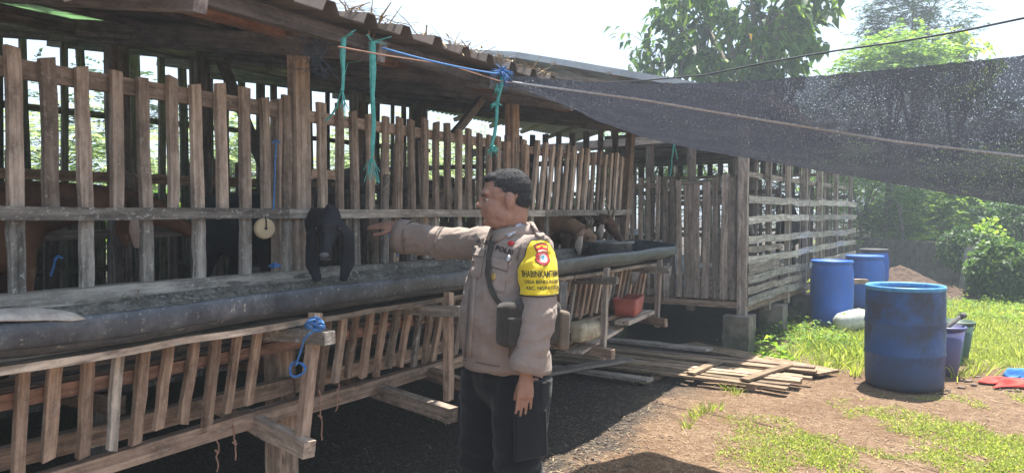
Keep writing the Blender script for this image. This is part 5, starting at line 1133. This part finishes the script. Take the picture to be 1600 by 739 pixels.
# ---------------------------------------------------------------- the officer
LATC, DEPC = -.018, 3.16
C0 = Vector((LATC*math.cos(YAW)-DEPC*math.sin(YAW), LATC*math.sin(YAW)+DEPC*math.cos(YAW), 0))
rV, fV = s_.copy(), f_.copy()
FW = (-.86*rV-.51*fV).normalized(); LF = Vector((-FW.y, FW.x, 0)); UP = Vector((0, 0, 1))
def Lp(f, l, z): return C0+FW*f+LF*l+UP*z
man = thing('person', 'man in a grey brown uniform shirt and black trousers reaching out to the black goat', 'person', C0)
SKIN = plain('brown_skin', (.36, .205, .15), (.28, .15, .105), rough=.55, scale=30, spec=.4, lo=.3, hi=.7)
HAIR = plain('short_black_hair', (.055, .054, .058), (.014, .013, .015), rough=.7, scale=260, bumps=.9)
# head frame
HC = P(788, 311, 3.14); hf = (-rV*.985-fV*.12+Vector((0, 0, -.10))).normalized(); hl = UP.cross(hf).normalized(); hu = hf.cross(hl).normalized()
HM = Matrix((( hf.x, hl.x, hu.x), (hf.y, hl.y, hu.y), (hf.z, hl.z, hu.z)))
def H(x, y, z): return HC+hf*x+hl*y+hu*z
bd = MB()
blob(bd, H(-.014, 0, .028), (.100, .079, .092), HM, 20); blob(bd, H(.034, 0, -.030), (.066, .064, .078), HM, 18); blob(bd, H(.052, 0, -.078), (.040, .044, .034), HM); blob(bd, H(.022, 0, -.092), (.055, .056, .035), HM)
for s in (-1, 1): blob(bd, H(.056, .031*s, -.032), (.030, .027, .034), HM); blob(bd, H(.012, .046*s, -.060), (.038, .022, .038), HM)
blob(bd, H(.074, 0, .030), (.020, .055, .020), HM); blob(bd, H(.089, 0, .006), (.012, .010, .024), HM); blob(bd, H(.107, 0, -.015), (.014, .014, .013), HM); blob(bd, H(.097, 0, .002), (.010, .009, .018), HM); blob(bd, H(.100, 0, -.018), (.015, .021, .010), HM)
blob(bd, H(.092, 0, -.043), (.013, .025, .008), HM); blob(bd, H(.089, 0, -.059), (.014, .022, .008), HM); blob(bd, H(.080, 0, -.088), (.020, .022, .018), HM)
for s in (-1, 1):
    blob(bd, H(-.012, .081*s, -.008), (.021, .011, .033), HM); blob(bd, H(-.006, .078*s, -.036), (.010, .007, .012), HM); blob(bd, H(-.018, .086*s, .008), (.012, .006, .016), HM)
ell(bd, [H(-.03, 0, -.02), H(-.03, 0, -.07), Lp(-.015, 0, 1.44), Lp(-.01, 0, 1.36)], [(.064, .066), (.060, .064), (.058, .060), (.09, .07)], up=FW)
# trunk and legs under the clothes
ell(bd, [Lp(.0, 0, .80), Lp(.01, 0, .95), Lp(.01, 0, 1.1), Lp(0, 0, 1.25), Lp(-.005, 0, 1.36)], [(.16, .12), (.175, .14), (.17, .14), (.17, .12), (.15, .09)], up=FW)
LEGS = {1: [Lp(-.01, .10, .84), Lp(.015, .105, .48), Lp(-.02, .11, .10)], -1: [Lp(.03, -.09, .84), Lp(.07, -.10, .48), Lp(.04, -.10, .10)]}
for s in (1, -1):
    a, b_, c = LEGS[s]; ell(bd, [a, a.lerp(b_, .5), b_, b_.lerp(c, .4), c, c-UP*.04], [(.085, .09), (.075, .08), (.055, .058), (.055, .06), (.035, .04), (.035, .045)], up=FW)
shL = Lp(-.02, .185, 1.355); elL = Lp(.012, .270, 1.13); wrL = Lp(.085, .285, .912)
shR = Lp(.0, -.175, 1.375); wrR = P(630, 356, 3.58); elR = shR.lerp(wrR, .5)+Vector((0, 0, -.035))+fV*.02
ell(bd, [Lp(-.01, .05, 1.34), shL, shL.lerp(elL, .5), elL, elL.lerp(wrL, .6), wrL+(wrL-elL)*.06], [(.06, .06), (.055, .055), (.048, .05), (.042, .042), (.034, .036), (.023, .031)], up=FW)
ell(bd, [Lp(-.01, -.05, 1.34), shR, shR.lerp(elR, .5), elR, elR.lerp(wrR, .6), wrR+(wrR-elR)*.08], [(.06, .06), (.055, .055), (.05, .048), (.044, .042), (.036, .034), (.030, .023)], up=UP)
def finger(m, pts, r):
    pts = [Vector(p) for p in pts]; k = len(pts); ell(m, pts, [(r*(1-.22*i/(k-1)), r*(1-.22*i/(k-1))) for i in range(k)], n=10)
def hand(m, w, d, spread, back, curl, thumb, size=1, lens=(.080, .088, .083, .066)):
    "w wrist point, d finger direction, spread towards the thumb side, back of hand normal"
    d = d.normalized(); sp = (spread-d*spread.dot(d)).normalized(); bk = sp.cross(d); bk = bk if bk.dot(back) > 0 else -bk; z = size
    ell(m, [w-d*.02, w+d*.025*z, w+d*.06*z, w+d*.086*z], [(.028*z, .021*z), (.036*z, .018*z), (.041*z, .016*z), (.040*z, .0125*z)], up=bk, sq=2.4)
    nails = []
    for i, ln in enumerate(lens):
        o = (.030-.020*i)*z; b0 = w+d*(.080-.004*abs(i-1))*z+sp*o-bk*.001; fan = sp*(.05-.035*i); dd = (d+fan*1.0).normalized(); pts = [b0-dd*.012, b0]; ang = 0; p = b0
        for sgm in (.45, .30, .25):
            ang += curl*(1+.15*i); q = dd*math.cos(ang)-bk*math.sin(ang); p = p+q*ln*sgm*z; pts.append(p)
        finger(m, pts, .0088*z*(1 if i < 3 else .88)); nails.append((p, q, (bk*math.cos(ang)+dd*math.sin(ang))))
    tb = w+d*.028*z+sp*.030*z-bk*.004; t1 = tb+(sp*thumb[0]+d*thumb[1]-bk*thumb[2]).normalized()*.040*z; t2 = t1+(sp*thumb[0]*.45+d*thumb[1]*1.2-bk*thumb[2]).normalized()*.032*z; t3 = t2+(d-bk*thumb[2]*.6+sp*.05).normalized()*.022*z
    finger(m, [tb-sp*.012, tb, t1, t2, t3], .0108*z)
    return nails
dL = (Vector((0, 0, -1))+FW*.06-LF*.0).normalized(); wl_ = wrL+dL*.028
nl = hand(bd, wl_, dL, FW-LF*.30, LF-fV*.6, .10, (.02, 1, .75), .86, (.088, .097, .092, .074))
dR = (P(560, 345, 3.66)-P(626, 354, 3.60)).normalized(); wr_ = wrR+dR*.015
nr = hand(bd, wr_, dR, -fV+Vector((0, 0, -.45)), UP, .10, (.55, 1, .35), 1.0)
body = fuse(bd, 'body', SKIN, man, .0042, 4)
# hair cap with a rough short surface
hb_ = MB(); blob(hb_, H(-.022, 0, .040), (.0985, .0815, .087), HM, 22); blob(hb_, H(-.052, 0, -.002), (.064, .072, .060), HM, 16); blob(hb_, H(.034, 0, .088), (.042, .052, .026), HM, 14)
def haircut(co, no):
    q = (co-np.array(HC)) @ np.array(HM)
    k = 1-.5*(1+np.tanh((q[:, 0]-(.058+.0*q[:, 2]))/.006)); 
    d = .0008*RNG.normal(size=len(co)); return co+no*d[:, None]
hair = fuse(hb_, 'hair', HAIR, man, .0032, 2, extra=haircut)
# trim the hair to its hairline: drop what lies low on the face and around the ears
bm = bmesh.new(); bm.from_mesh(hair.data); HMi = HM.transposed()
dl = []
for f in bm.faces:
    q = HMi @ (f.calc_center_median()-HC)
    line = .070-.3*max(0, abs(q.y)-.045) if q.x > .05 else (.036+1.5*(q.x-.03) if q.x > .030 else (.0+.8*(q.x-.01) if q.x > .008 else (.014 if q.x > -.032 and abs(q.y) > .05 else -.066)))
    if q.z < line: dl.append(f)
bmesh.ops.delete(bm, geom=dl, context='FACES'); bmesh.ops.smooth_vert(bm, verts=[v for v in bm.verts if v.is_boundary], factor=.5, use_axis_x=True, use_axis_y=True, use_axis_z=True)
bm.to_mesh(hair.data); bm.free()
# short strands give the haircut a soft edge
hv = np.array([v.co for v in hair.data.vertices]); hn = np.array([v.normal for v in hair.data.vertices]); ki = RNG.integers(0, len(hv), 16000)
B_ = hv[ki]+RNG.normal(0, .0015, (16000, 3)); D_ = hn[ki]+RNG.normal(0, .45, (16000, 3)); D_ /= np.linalg.norm(D_, axis=1, keepdims=True)
V_, F_ = quads(B_, D_, RNG.uniform(.002, .0048, 16000), .0007, RNG); hs_ = np_mesh('hair_strands', V_, F_, HAIR, hair); hs_['kind'] = 'stuff'
# eyes, brows
for s in (-1, 1):
    q = MB(); blob(q, H(.0745, .033*s, .004), (.010, .0115, .0065), HM); e = q.build('eye', plain('eye_white', (.6, .58, .55), (.5, .48, .45), rough=.2), man, smooth=True)
    q = MB(); blob(q, H(.0825, .033*s, .003), (.0038, .0085, .0068), HM); q.build('iris', EYE, e, smooth=True)
    q = MB(); q.tube([H(.091, .014*s, .020), H(.090, .032*s, .025), H(.078, .052*s, .020)], [.003, .0035, .002], 6); q.build('eyebrow', HAIR, man); q = MB(); q.tube([H(.086, .020*s, .009), H(.0865, .033*s, .0125), H(.076, .045*s, .008)], [.0032, .0038, .003], 6); q.build('eyelid', SKIN, man, smooth=True)
# ---- shirt
def cloth_m(name, c, c2, wr=.25, rough=.85, weave=600):
    m, nt, b, o = newmat(name); g = objvec(nt, (1, 1, 1), rnd=False); n = noise(nt, g, 6, 4, .6); f = noise(nt, g, weave, 2, .6)
    nt.links.new(ramp(nt, n, [(.3, c2), (.7, c)]), b.inputs['Base Color']); b.inputs['Roughness'].default_value = rough; b.inputs['Specular IOR Level'].default_value = .2; b.inputs['Sheen Weight'].default_value = .15
    h = math_(nt, 'ADD', math_(nt, 'MULTIPLY', f, .25), noise(nt, g, 26, 5, .65)); bump(nt, h, wr*2.2, .008, b); return m
KHAKI = cloth_m('grey_brown_uniform_cloth', (.30, .235, .20), (.255, .20, .17)); BLACKC = cloth_m('black_trouser_cloth', (.009, .010, .013), (.006, .006, .008), .3)
sh = MB()
ell(sh, [Lp(.005, 0, .872), Lp(.005, 0, .91), Lp(.012, 0, .98), Lp(.024, 0, 1.07), Lp(.016, 0, 1.16), Lp(.002, 0, 1.25), Lp(-.012, 0, 1.32), Lp(-.024, 0, 1.375), Lp(-.028, 0, 1.41), Lp(-.026, 0, 1.44), Lp(-.022, 0, 1.462)],
    [(.194, .162), (.196, .165), (.194, .174), (.192, .174), (.189, .159), (.190, .140), (.192, .118), (.178, .098), (.125, .082), (.082, .076), (.072, .070)], up=FW, n=28, sq=2.25, flat=True)
blob(sh, Lp(-.02, .150, 1.345), (.082, .082, .066)); blob(sh, Lp(-.01, -.15, 1.37), (.08, .08, .068))
ell(sh, [Lp(-.015, .10, 1.345), shL+UP*.005, shL.lerp(elL, .35), shL.lerp(elL, .75), elL, elL.lerp(wrL, .4), elL.lerp(wrL, .8), wrL+UP*.006], [(.066, .068), (.072, .076), (.069, .074), (.063, .069), (.060, .067), (.058, .066), (.058, .066), (.059, .067)], up=FW, n=20, flat=True)
wrS = P(627, 371, 3.60); elS = shR.lerp(wrS, .52)+Vector((0, 0, -.012))+fV*.02
ell(sh, [Lp(0, -.10, 1.355), shR, shR.lerp(elS, .4), shR.lerp(elS, .8), elS, elS.lerp(wrS, .4), elS.lerp(wrS, .8), wrS], [(.08, .08), (.074, .080), (.066, .072), (.063, .069), (.062, .070), (.063, .072), (.065, .076), (.067, .078)], up=UP, n=20, flat=True)
def cuff(name, c, d, r, ln, up, mat_=None):
    d = d.normalized(); u = (up-d*up.dot(d)).normalized(); v = d.cross(u); m = MB(); rg = []
    for k_, (t_, rr) in enumerate(((0, .97), (.15, 1.0), (.5, 1.015), (1, 1.02), (1.0, .95), (.4, .93))):
        rg.append([c+d*ln*t_+(u*math.cos(a)*r[0]+v*math.sin(a)*r[1])*rr*(1+.025*math.sin(3*a+k_*.4)) for a in np.linspace(0, 2*math.pi, 25)[:-1]])
    m.rings(rg, cap=False); return m
CUFFS = [cuff('c', wrS+(shR-wrS).normalized()*.055, wrS-elS, (.081, .071), .062, UP), cuff('c', wrL-(wrL-elL).normalized()*.052, wrL-elL, (.069, .061), .064, FW)]
hemm = MB(); rg = []
for (z_, k_) in ((.93, 1.0), (.90, 1.012), (.872, 1.02), (.858, 1.022), (.858, .97), (.90, .96)):
    rg.append([Lp(.005, 0, z_+.010+.006*math.sin(3*a)+.010*math.sin(a))+LF*math.copysign(abs(math.cos(a))**.89, math.cos(a))*.197*k_+FW*math.copysign(abs(math.sin(a))**.89, math.sin(a))*.167*k_*(1+.02*math.sin(5*a)) for a in np.linspace(0, 2*math.pi, 49)[:-1]])
hemm.rings(rg, cap=False)
axL = (elL-shL).normalized(); axR = (elR-shR).normalized()
def wrinkle(co, no):
    loc = co-np.array(C0); f = loc @ np.array(FW); l = loc @ np.array(LF); z = loc[:, 2]
    d = .0042*fbm(np.c_[f, l, z*.35], 24, 1)+.0032*(1-2*np.abs(fbm(np.c_[f+z*.5, l, z], 20, 14)))+.0022*fbm(np.c_[f, l, z], 60, 2)
    # sleeve folds: rings of crumpled cloth round the arms, strongest at the elbows
    arm = np.clip((l-.215)/.03, 0, 1); k = np.exp(-((z-1.10)/.10)**2)*.7+.25; d += arm*k*.0028*np.sin((z+.5*f+.10*fbm(co, 9, 4))*70)
    armr = np.clip((-l-.20)/.05, 0, 1); tt = (co-np.array(shR)) @ np.array(axR); d += armr*.0038*np.sin((tt+.5*(z-1.4)+.11*fbm(co, 8, 6))*60)*(.25+np.exp(-((tt-.28)/.07)**2)+.8*np.exp(-((tt-.02)/.06)**2))
    tor = 1-np.clip((np.abs(l)-.17)/.03, 0, 1); d += tor*.006*np.sin((z*1.0-.9*(f)+.35*l+.04*fbm(co, 7, 8))*48)*np.exp(-((z-1.0)/.13)**2)*.8
    d += tor*.006*np.maximum(0, np.sin((l*1.2+z*.55+.03*fbm(co, 8, 9))*52))*np.exp(-((z-1.28)/.09)**2)*.6
    return co+no*d[:, None]
shirt = fuse(sh, 'shirt', KHAKI, man, .0062, 3, extra=wrinkle)
bvh = BVHTree.FromObject(shirt, bpy.context.evaluated_depsgraph_get()) if False else BVHTree.FromPolygons([v.co[:] for v in shirt.data.vertices], [p.vertices[:] for p in shirt.data.polygons])
CAMP = Vector((0, 0, CAM_H))
def hit(px, py, off=.003):
    d = (P(px, py, 3)-CAMP).normalized(); h = bvh.ray_cast(CAMP, d)
    if h[0] is None: return None
    n = h[1] if h[1].dot(d) < 0 else -h[1]; return h[0]+n*off, n
def patch(name, quad, mat, off=.004, th=.003, nu=8, nv=8, parent=None):
    "cloth patch laid on the shirt; quad = 4 photo corners tl,tr,br,bl"
    Vv = []; Ff = []
    for i in range(nu+1):
        for j in range(nv+1):
            u, v = i/nu, j/nv; x = (quad[0][0]*(1-u)+quad[1][0]*u)*(1-v)+(quad[3][0]*(1-u)+quad[2][0]*u)*v; y = (quad[0][1]*(1-u)+quad[1][1]*u)*(1-v)+(quad[3][1]*(1-u)+quad[2][1]*u)*v
            h = hit(x, y, off); Vv.append(h[0] if h else P(x, y, 3.1))
    for i in range(nu):
        for j in range(nv): a = i*(nv+1)+j; Ff.append((a, a+1, a+nv+2, a+nv+1))
    o = mesh_obj(name, Vv, Ff, mat, parent or man, smooth=True); s = o.modifiers.new('t', 'SOLIDIFY'); s.thickness = th; s.offset = 0; return o
KH2 = cloth_m('uniform_flap_cloth', (.31, .245, .21), (.27, .21, .18)); SEAM = cloth_m('uniform_seam_cloth', (.17, .13, .11), (.15, .115, .10))
for c_ in CUFFS: c_.build('cuff', KHAKI, man, smooth=True)
hemm.build('hem', KHAKI, man, smooth=True)
# placket, pockets with flaps
patch('placket', [(741, 384), (748, 384), (736, 560), (729, 560)], KH2, .003, .003, 2, 20)
pk = patch('chest_pocket', [(770, 418), (792, 424), (788, 458), (768, 454)], KH2, .003, .003); patch('pocket_flap', [(768, 402), (795, 408), (793, 424), (770, 418)], KH2, .0065, .004, parent=pk)
pk = patch('chest_pocket', [(739, 398), (757, 400), (750, 436), (734, 432)], KH2, .003, .003); patch('pocket_flap', [(738, 388), (760, 390), (757, 403), (738, 400)], KH2, .0065, .004, parent=pk)
# collar
cl = MB()
for s in (1, -1):
    rows = []
    for i in range(9):
        a = math.pi*(1-.95*i/8)*s; c = Lp(-.022, 0, 1.455); dd = FW*math.cos(a)+LF*math.sin(a); nx2 = .084
        drop = -.012-.012*(i/8)-(.018 if i >= 7 else 0); rows.append([c+dd*nx2*.96+UP*(.018-.03*(i/8)), c+dd*(nx2+.008)+UP*(.020-.03*(i/8)), c+dd*(nx2+.026)+UP*(drop-.012*(i/8)), c+dd*(nx2+.020)+UP*(drop-.016-.012*(i/8))])
    cl.rings(rows)
cl.build('collar', KH2, man, smooth=True)
for nm, q in (('shoulder_seam', [(815, 378), (817, 378), (809, 405), (807, 405)]), ('sleeve_seam', [(800, 470), (802, 470), (796, 560), (794, 560)]), ('side_seam', [(733, 452), (735, 452), (727, 560), (725, 560)]), ('hem_seam', [(722, 562), (790, 574), (790, 576), (722, 564)]), ('cuff_seam', [(629, 350), (631, 350), (632, 395), (630, 395)])): patch(nm, q, SEAM, .0025, .002, 6, 6)
patch('shoulder_strap', [(822, 352), (829, 350), (851, 369), (842, 374)], KH2, .007, .005, 3, 8)
patch('rank_mark', [(789, 366), (812, 350), (819, 357), (796, 374)], plain('silver_badge', (.62, .62, .64), (.3, .3, .34), rough=.4, scale=60), .012, .003, 6, 4)
# lettering helper
TEXTS = {}
def text_mesh(s, size, mapper, name, mat, parent, bold=0.0):
    cu = bpy.data.curves.new('t', 'FONT'); cu.body = s; cu.size = size; cu.align_x = 'CENTER'; cu.align_y = 'CENTER'; cu.offset = bold; cu.resolution_u = 3
    o = bpy.data.objects.new('t', cu); COL.objects.link(o); ev = o.evaluated_get(bpy.context.evaluated_depsgraph_get()); me = bpy.data.meshes.new_from_object(ev); bpy.data.objects.remove(o)
    bm = bmesh.new(); bm.from_mesh(me); bmesh.ops.triangulate(bm, faces=bm.faces); bmesh.ops.subdivide_edges(bm, edges=[e for e in bm.edges if e.calc_length() > size*.25], cuts=1); bmesh.ops.triangulate(bm, faces=bm.faces)
    for v in bm.verts: v.co = mapper(v.co.x, v.co.y)
    bm.to_mesh(me); bm.free(); me.materials.clear(); me.materials.append(mat); me.name = name; o = bpy.data.objects.new(name, me); link(o, Matrix.Identity(4), parent); return o
INK = plain('black_ink', (.012, .012, .015), rough=.6)
def px_map(cx, cy, ang, off):
    def f(x, y):
        a, b_ = math.cos(ang), math.sin(ang); h = hit(cx+x*a+y*b_, cy+x*b_-y*a, off); return h[0] if h else P(cx+x, cy-y, 3.1)
    return f
text_mesh('POLRI', 10.5, px_map(789, 392, .30, .0045), 'chest_lettering', INK, man, .25); text_mesh('ARDI', 9.5, px_map(757, 379, .28, .0045), 'chest_lettering', INK, man, .25)
# small red badge, silver badge, gold button badge
def disc_on(name, px, py, r, mat, off=.006, th=.003, sy=1, parent=None):
    h = hit(px, py, off); c, n = h; u = n.orthogonal().normalized(); u = (UP-n*UP.dot(n)).normalized(); v = n.cross(u); m = MB(); rg = []
    for rr, zz in ((r*.3, th*1.3), (r*.75, th), (r, th*.4), (r, -.004)): rg.append([c+u*rr*sy*math.cos(a)+v*rr*math.sin(a)+n*zz for a in [2*math.pi*i/20 for i in range(20)]])
    m.rings(rg); return m.build(name, mat, parent or man, smooth=True)
GOLD = plain('gold_badge', (.62, .42, .12), (.35, .22, .06), rough=.35, metal=.6, scale=90); REDM = plain('red_enamel', (.55, .03, .04), (.38, .02, .03), rough=.4); WHT = plain('white_enamel', (.75, .76, .78), rough=.4); YEL = None
g_ = disc_on('gold_badge', 771, 433, .0155, GOLD); disc_on('badge_centre', 771, 433, .008, plain('dark_gold', (.30, .2, .06), rough=.4, metal=.5), .0098, parent=g_)
disc_on('red_badge', 799, 381, .014, REDM, sy=.75); disc_on('silver_badge', 795, 405, .011, plain('silver_metal', (.6, .6, .6), (.3, .3, .3), metal=.7, rough=.3), .010, sy=1.3)
# ---- yellow armband wrapped round the left sleeve
YEL = cloth_m('yellow_armband_cloth', (.80, .60, .03), (.70, .50, .02), .3, .5); EDGE = plain('black_binding', (.02, .02, .02), rough=.8)
toC = (CAMP-shL); toC.z = 0; toC.normalize(); tS = UP.cross(toC).normalized()   # tS points to image right
def armpt(u, z, off):
    "u metres round the sleeve from its camera-facing line (towards image right), z height"
    k = (z-shL.z)/(elL.z-shL.z); ax = shL+(elL-shL)*k; ax.z = z; a = u/.082; d = toC*math.cos(a)+tS*math.sin(a); o_ = ax+d*.25
    h = bvh.ray_cast(o_, -d)
    if h[0] is None or (h[0]-ax).length > .13: return ax+d*(.085+off)
    return h[0]+d*off
def lim(z):
    "left and right edge of the band at height z"
    ks = [(1.195, -.100, .245), (1.26, -.108, .245), (1.285, -.100, .20), (1.31, -.075, .14), (1.345, -.045, .115), (1.385, -.028, .08), (1.405, -.012, .062)]
    zs = [q[0] for q in ks]; return float(np.interp(z, zs, [q[1] for q in ks])), float(np.interp(z, zs, [q[2] for q in ks]))
Vv = []; Ff = []; nu, nv = 44, 30; z0, z1 = 1.195, 1.405
for j in range(nv+1):
    z = z0+(z1-z0)*j/nv; a, b_ = lim(z)
    for i in range(nu+1): u = a+(b_-a)*i/nu; Vv.append(armpt(u, z, .0050))
for j in range(nv):
    for i in range(nu): a = j*(nu+1)+i; Ff.append((a, a+1, a+nu+2, a+nu+1))
band = mesh_obj('armband', Vv, Ff, YEL, man, smooth=True); s = band.modifiers.new('t', 'SOLIDIFY'); s.thickness = .004; s.offset = 0
m = MB()
def edgeline(pts): m.tube(pts, .0032, 6)
W_ = lambda j, i: Vv[j*(nu+1)+i]
edgeline([W_(0, i) for i in range(nu+1)]); edgeline([W_(nv, i) for i in range(nu+1)]); edgeline([W_(j, 0) for j in range(nv+1)]); edgeline([W_(j, nu) for j in range(nv+1)]); m.build('binding', EDGE, band, smooth=True)
def am(u0, zc, off=.0085, sx_=1): return lambda x, y: armpt(u0+x*sx_, zc+y, off)
text_mesh('BHABINKAMTIBMAS', .034, am(.028, 1.276, sx_=.62), 'lettering', INK, band, .0006); text_mesh('DESA BENDUNGREJO', .0185, am(.030, 1.247, sx_=.95), 'lettering', INK, band, .0003); text_mesh('KEC. NGRAYUDAN', .0185, am(.034, 1.224, sx_=1.05), 'lettering', INK, band, .0003)
def shape_on(name, pts, u0, zc, off, mat, parent, n=0):
    c = (sum(p[0] for p in pts)/len(pts), sum(p[1] for p in pts)/len(pts)); Vv = [armpt(u0+c[0], zc+c[1], off)]
    for k_ in (.5, 1): Vv += [armpt(u0+c[0]+(p[0]-c[0])*k_, zc+c[1]+(p[1]-c[1])*k_, off) for p in pts]
    n = len(pts); Ff = [(0, 1+i, 1+(i+1) % n) for i in range(n)]+[(1+i, 1+n+i, 1+n+(i+1) % n, 1+(i+1) % n) for i in range(n)]
    o = mesh_obj(name, Vv, Ff, mat, parent); s = o.modifiers.new('t', 'SOLIDIFY'); s.thickness = .0015; s.offset = 0; return o
eu, ez = .028, 1.352
shield = [(-.030, .030), (-.016, .037), (0, .040), (.016, .037), (.030, .030), (.024, .012), (.020, .004), (.028, -.006), (.028, -.024), (.014, -.036), (0, -.042), (-.014, -.036), (-.028, -.024), (-.028, -.006), (-.020, .004), (-.024, .012)]
shape_on('emblem_border', [(x*1.12, y*1.1) for x, y in shield], eu, ez, .0078, INK, band); shape_on('emblem', shield, eu, ez, .0092, REDM, band)
circ = [(math.cos(a), math.sin(a)) for a in np.linspace(0, 2*math.pi, 17)[:-1]]
shape_on('emblem_bar', [(-.024, .029), (0, .035), (.024, .029), (.022, .022), (0, .028), (-.022, .022)], eu, ez, .0106, YEL, band); shape_on('emblem_bar', [(-.019, .012), (0, .016), (.019, .012), (.018, .007), (0, .011), (-.018, .007)], eu, ez, .0106, plain('cream_enamel', (.6, .5, .3), rough=.5), band)
shape_on('emblem_disc', [(x*.019, y*.019-.014) for x, y in circ], eu, ez, .0106, plain('pale_red', (.65, .25, .22), rough=.4), band); shape_on('emblem_disc', [(x*.013, y*.013-.014) for x, y in circ], eu, ez, .0118, WHT, band); shape_on('emblem_mark', [(-.006, -.010), (.002, -.005), (.007, -.012), (.003, -.022), (-.003, -.020)], eu, ez, .013, plain('teal_enamel', (.10, .35, .42), rough=.4), band)
# ---- trousers, boots
tm = MB()
ell(tm, [Lp(0, 0, .93), Lp(0, 0, .87), Lp(.0, 0, .80), Lp(.0, 0, .76)], [(.178, .145), (.182, .150), (.178, .148), (.15, .13)], up=FW, n=24, sq=2.3)
for s in (1, -1):
    a, b_, c = LEGS[s]; ell(tm, [a, a.lerp(b_, .35), a.lerp(b_, .75), b_, b_.lerp(c, .4), b_.lerp(c, .8), c+UP*.0], [(.105, .135), (.103, .125), (.094, .11), (.088, .10), (.086, .098), (.082, .095), (.082, .098)], up=FW, n=20, flat=True)
    pc = a.lerp(b_, .62)+LF*s*.085; rr = MB()
def twr(co, no):
    loc = co-np.array(C0); z = loc[:, 2]; f = loc @ np.array(FW); l = loc @ np.array(LF)
    d = .007*fbm(np.c_[f, l, z*.5], 15, 11)+.005*np.sin((z+.3*f+.2*l+.05*fbm(co, 8, 12))*70)*(np.exp(-((z-.48)/.08)**2)+np.exp(-((z-.14)/.08)**2)+.3); return co+no*d[:, None]
trs = fuse(tm, 'trousers', BLACKC, man, .0075, 3, extra=twr)
for s in (1, -1):
    a, b_, c = LEGS[s]; o = rbox('cargo_pocket', a.lerp(b_, .58)+LF*s*.092+FW*.005, .15, .022, .19, BLACKC, None, rz=math.atan2(FW.y, FW.x), bev=.009, wob=.004)
    Mo = o.matrix_basis.copy(); o.parent = man; o.matrix_basis = WM[man.name].inverted() @ Mo
BOOT = plain('black_leather', (.02, .02, .022), (.04, .035, .03), rough=.45, scale=12)
for s in (1, -1):
    c = LEGS[s][2]; b2 = MB(); q = Vector((c.x, c.y, 0)); ell(b2, [q+UP*.16-FW*.01, q+UP*.10-FW*.005, q+UP*.055+FW*.0], [(.055, .062), (.055, .062), (.05, .065)], up=FW)
    ell(b2, [q-FW*.075+UP*.045, q-FW*.02+UP*.055, q+FW*.06+UP*.055, q+FW*.13+UP*.042, q+FW*.185+UP*.035], [(.036, .040), (.042, .05), (.045, .048), (.048, .036), (.036, .026)], up=UP); fuse(b2, 'boot', BOOT, man, .008, 3)
    b3 = MB(); rg = []
    for zz in (.0, .018): rg.append([q+FW*(.055+.14*math.cos(a))+LF*(.052*math.sin(a)*(1 if math.cos(a) > -.3 else .85))+UP*zz for a in np.linspace(0, 2*math.pi, 25)[:-1]])
    b3.rings(rg); b3.build('sole', EDGE, man)
# ---- shoulder bag
BAG = cloth_m('olive_brown_bag_cloth', (.06, .052, .042), (.035, .03, .026), .4); BAG2 = cloth_m('tan_bag_cloth', (.20, .155, .11), (.10, .08, .06), .5)
def ribbon_on(name, pts, wpx, mat, off=.008, parent=None):
    rows = []
    for i, (x, y) in enumerate(pts):
        x0, y0 = pts[max(i-1, 0)]; x1, y1 = pts[min(i+1, len(pts)-1)]; dx, dy = x1-x0, y1-y0; L = math.hypot(dx, dy); nx_2, ny_2 = -dy/L, dx/L; h = hit(x, y, off)
        if not h: continue
        a = hit(x+nx_2*wpx/2, y+ny_2*wpx/2, off) or h; b_ = hit(x-nx_2*wpx/2, y-ny_2*wpx/2, off) or h; n = h[1]; rows.append([a[0], a[0]+n*.003, b_[0]+n*.003, b_[0]])
    m = MB(); m.rings(rows); return m.build(name, mat, parent, smooth=False)
fc = math.atan2(FW.y, FW.x); bc = Lp(.035, .225, 1.08)
bag = thing('shoulder_bag', 'small olive brown shoulder bag slung on the left hip of the officer', 'bag', bc)
def addto(o, parent):
    Mo = o.matrix_basis.copy(); o.parent = parent; o.matrix_basis = WM[parent.name].inverted() @ Mo; WM[o.name] = Mo; return o
addto(rbox('pouch', bc, .27, .085, .17, BAG, None, rz=fc, bev=.03, wob=.01), bag)
addto(rbox('front_pocket', Lp(.10, .262, 1.06), .12, .03, .11, BAG, None, rz=fc, bev=.012, wob=.006), bag)
addto(rbox('rear_pouch', Lp(-.105, .235, 1.05), .05, .085, .15, BAG2, None, rz=fc, bev=.016, wob=.014), bag)
addto(rbox('label_tag', Lp(-.137, .245, 1.02), .004, .04, .03, INK, None, rz=fc, bev=.001), bag)
dense = []
keys = [(771, 378), (766, 400), (764, 425), (768, 450), (776, 468), (788, 486)]
for i in range(len(keys)-1):
    for k_ in range(4): dense.append((keys[i][0]+(keys[i+1][0]-keys[i][0])*k_/4, keys[i][1]+(keys[i+1][1]-keys[i][1])*k_/4))
dense.append(keys[-1]); ribbon_on('strap', dense, 8, BAG, .009, bag)
m = MB(); rc = hit(783, 503, .02)[0]; m.tube([rc+(UP*math.cos(a)+rV*math.sin(a))*.011 for a in np.linspace(0, 2*math.pi*1.02, 16)], .0028, 6); m.build('ring', plain('steel_ring', (.6, .6, .6), metal=.9, rough=.3), bag, smooth=True)

# ---------------------------------------------------------------- stand-in for lens veiling glare, added as thin haze over the whole place
hm, hnt, hb2, ho = newmat('glare_haze_air'); hnt.nodes.remove(hb2)
pv = N(hnt, 'VolumePrincipled'); pv.inputs['Color'].default_value = (.80, .90, 1, 1); pv.inputs['Density'].default_value = GLARE_HAZE; pv.inputs['Anisotropy'].default_value = .35
hnt.links.new(pv.outputs[0], ho.inputs['Volume'])
m = MB(); m.box((0, 100, 5.6), (640, 640, 13.2)); hz = m.build('glare_haze', hm); tag(hz, kind='stuff')
